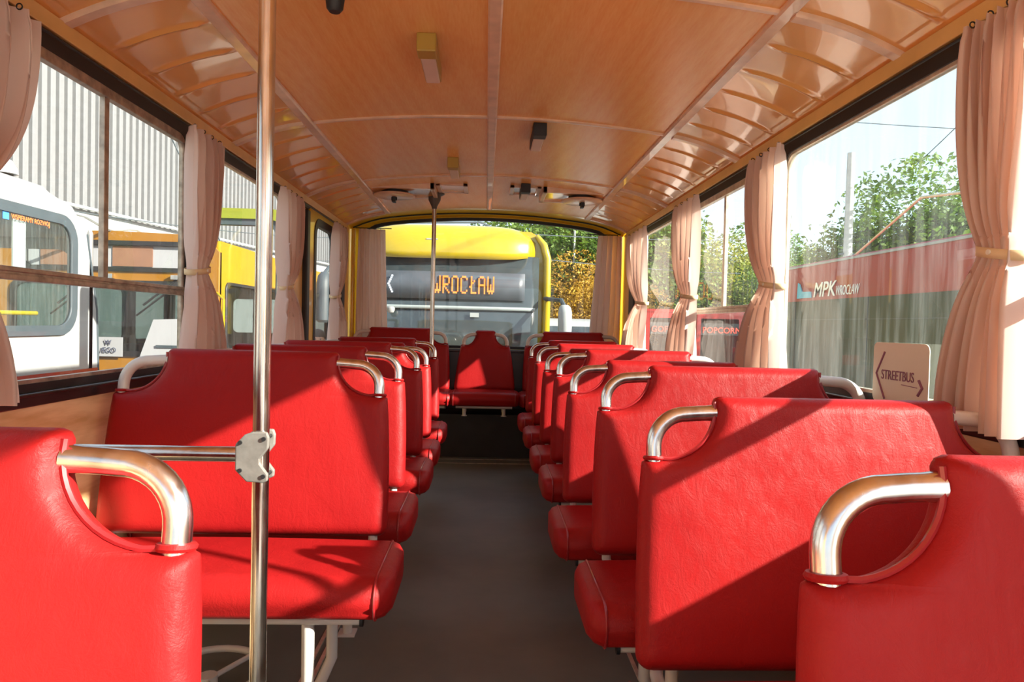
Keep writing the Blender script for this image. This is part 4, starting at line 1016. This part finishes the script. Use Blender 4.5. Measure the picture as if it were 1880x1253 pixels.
for i, (x, y, s, mt, lb) in enumerate([
        (6.5, 27.5, .95, M_LG, 'green tree straight above the GOFRY kiosk'), (9.0, 27.0, .95, M_LY, 'yellow green tree above the POPCORN kiosk'),
        (12.2, 30.5, 1.0, M_LG, 'green tree right of the POPCORN kiosk'), (15.5, 32, 1.05, M_LY, 'yellow green tree far behind the red bus'),
        (7.8, 33, 1.15, M_LG, 'far green tree behind the kiosk trees'), (1.6, 26, 1.15, M_LG, 'green tree behind the roof of the yellow city bus'),
        (4.6, 29, 1.35, M_LY, 'tall yellow green tree through the right of the rear window'), (3.1, 31, 1.45, M_LG, 'tallest green tree behind the autumn tree'),
        (3.2, 23.2, .66, M_LO, 'orange autumn tree right of the yellow city bus'), (4.7, 22.5, .62, M_LO, 'smaller golden autumn tree beside the right rear curtain'),
        (5.9, 26, 1.1, M_LG, 'dark green tree behind the golden autumn tree')]):
    tree(i % 2, x, y, s, mt, lb, i * 1.1)

# people outside
def person(x, y, label, shirt, trousers, hair, rz=0, hgt=1.74, arm_up=False):
    t = thing('person', label, 'person', (x, y, GZ), None, rz); s = hgt / 1.74
    V = {'pel': (0, 0, .95, .135), 'wst': (0, 0, 1.08, .125), 'chs': (0, 0, 1.28, .15), 'nkb': (0, 0, 1.43, .075), 'nk': (0, .0, 1.50, .052), 'hd': (0, -.01, 1.57, .075), 'hd2': (0, -.012, 1.64, .095), 'hd3': (0, 0, 1.69, .07)}
    E = [('pel', 'wst'), ('wst', 'chs'), ('chs', 'nkb'), ('nkb', 'nk'), ('nk', 'hd'), ('hd', 'hd2'), ('hd2', 'hd3')]
    for sx, n in ((-1, 'l'), (1, 'r')):
        ex = -.12 if arm_up and sx > 0 else 0
        V.update({'h' + n: (sx * .09, 0, .90, .10), 'k' + n: (sx * .10, -.02 * sx, .50, .065), 'a' + n: (sx * .11, .02, .09, .042), 't' + n: (sx * .12, -.15, .04, .035),
                  's' + n: (sx * .17, 0, 1.40, .062), 'e' + n: (sx * .24, .02 + ex, 1.13, .043), 'w' + n: (sx * .22, -.10 + ex * 1.5, .90 - ex * 2.2, .030)})
        E += [('pel', 'h' + n), ('h' + n, 'k' + n), ('k' + n, 'a' + n), ('a' + n, 't' + n), ('nkb', 's' + n), ('s' + n, 'e' + n), ('e' + n, 'w' + n)]
        wx, wy, wz, _ = V['w' + n]
        V['p' + n] = (wx, wy - .03, wz - .06, .024); E.append(('w' + n, 'p' + n))
        for k in range(4):
            V['f%d%s' % (k, n)] = (wx + (k - 1.5) * .014, wy - .045, wz - .12 - .01 * (k in (1, 2)), .0085); E.append(('p' + n, 'f%d%s' % (k, n)))
        V['th' + n] = (wx - sx * .04, wy - .06, wz - .07, .010); E.append(('p' + n, 'th' + n))
    keys = list(V); me = bpy.data.meshes.new('body')
    me.from_pydata([tuple(c * s for c in V[k][:3]) for k in keys], [(keys.index(a), keys.index(b)) for a, b in E], [])
    o = bpy.data.objects.new('body', me); col.objects.link(o)
    o.modifiers.new('skin', 'SKIN')
    for i, k in enumerate(keys):
        r_ = V[k][3] * s; me.skin_vertices[0].data[i].radius = (r_, r_ * .85); me.skin_vertices[0].data[i].use_root = (k == 'pel')
    sb = o.modifiers.new('sub', 'SUBSURF'); sb.levels = 2; sb.render_levels = 2
    dg = bpy.context.evaluated_depsgraph_get(); m2 = bpy.data.meshes.new_from_object(o.evaluated_get(dg)); bpy.data.objects.remove(o)
    for m in (M_SKIN, shirt, trousers): m2.materials.append(m)
    for p in m2.polygons:
        z = p.center.z / s; ax = abs(p.center.x) / s
        p.material_index = 0 if (z > 1.46 or (ax > .19 and z < 1.2)) else (2 if z < .98 else 1); p.use_smooth = True
    b = bpy.data.objects.new('body', m2); col.objects.link(b); b.parent = t
    def ball(name, c, r, m, sq=(1, 1, 1)):
        mb = MB(); mb.lathe([(max(.001, math.sin(PI * k / 8)) , -math.cos(PI * k / 8)) for k in range(9)], (0, 0, 0), 14)
        mb.v = [((vx * r * sq[0] + c[0]) * s, (vy * r * sq[1] + c[1]) * s, (vz * r * sq[2] + c[2]) * s) for vx, vy, vz in mb.v]
        return mb.build(name, m, t)
    ball('hair', (0, .022, 1.675), .098, hair, (.98, 1.0, .95))
    ball('nose', (0, -.105, 1.61), .016, M_SKIN, (.8, 1.3, 1.4))
    for sx in (-1, 1):
        ball('eye', (sx * .032, -.088, 1.635), .010, M_TXTD); ball('ear', (sx * .085, .0, 1.61), .02, M_SKIN, (.5, 1, 1.5))
    ball('mouth', (0, -.09, 1.565), .018, M_PIPE, (1.2, .5, .35))
    for sx in (-1, 1): ball('shoe', (sx * .12, -.08, .045), .06, M_DARK, (.75, 1.9, .72))
person(-2.27, 9.35, 'dark haired person whose head shows in the yellow framed door window', simple('dark_shirt', (.10, .10, .12), .8), simple('jeans', (.05, .07, .13), .8), M_HAIR, .25, 1.80)
person(6.75, 17.2, 'person in an orange red top standing at the POPCORN kiosk', simple('orange_red_shirt', (.80, .12, .05), .8), simple('jeans2', (.06, .08, .14), .8), simple('light_hair', (.35, .2, .09), .7), 2.6, 1.68, True)
person(8.15, 19.2, 'person in dark clothes standing right of the kiosks', simple('black_coat', (.03, .03, .035), .8), M_DARK, M_HAIR, .6, 1.75)
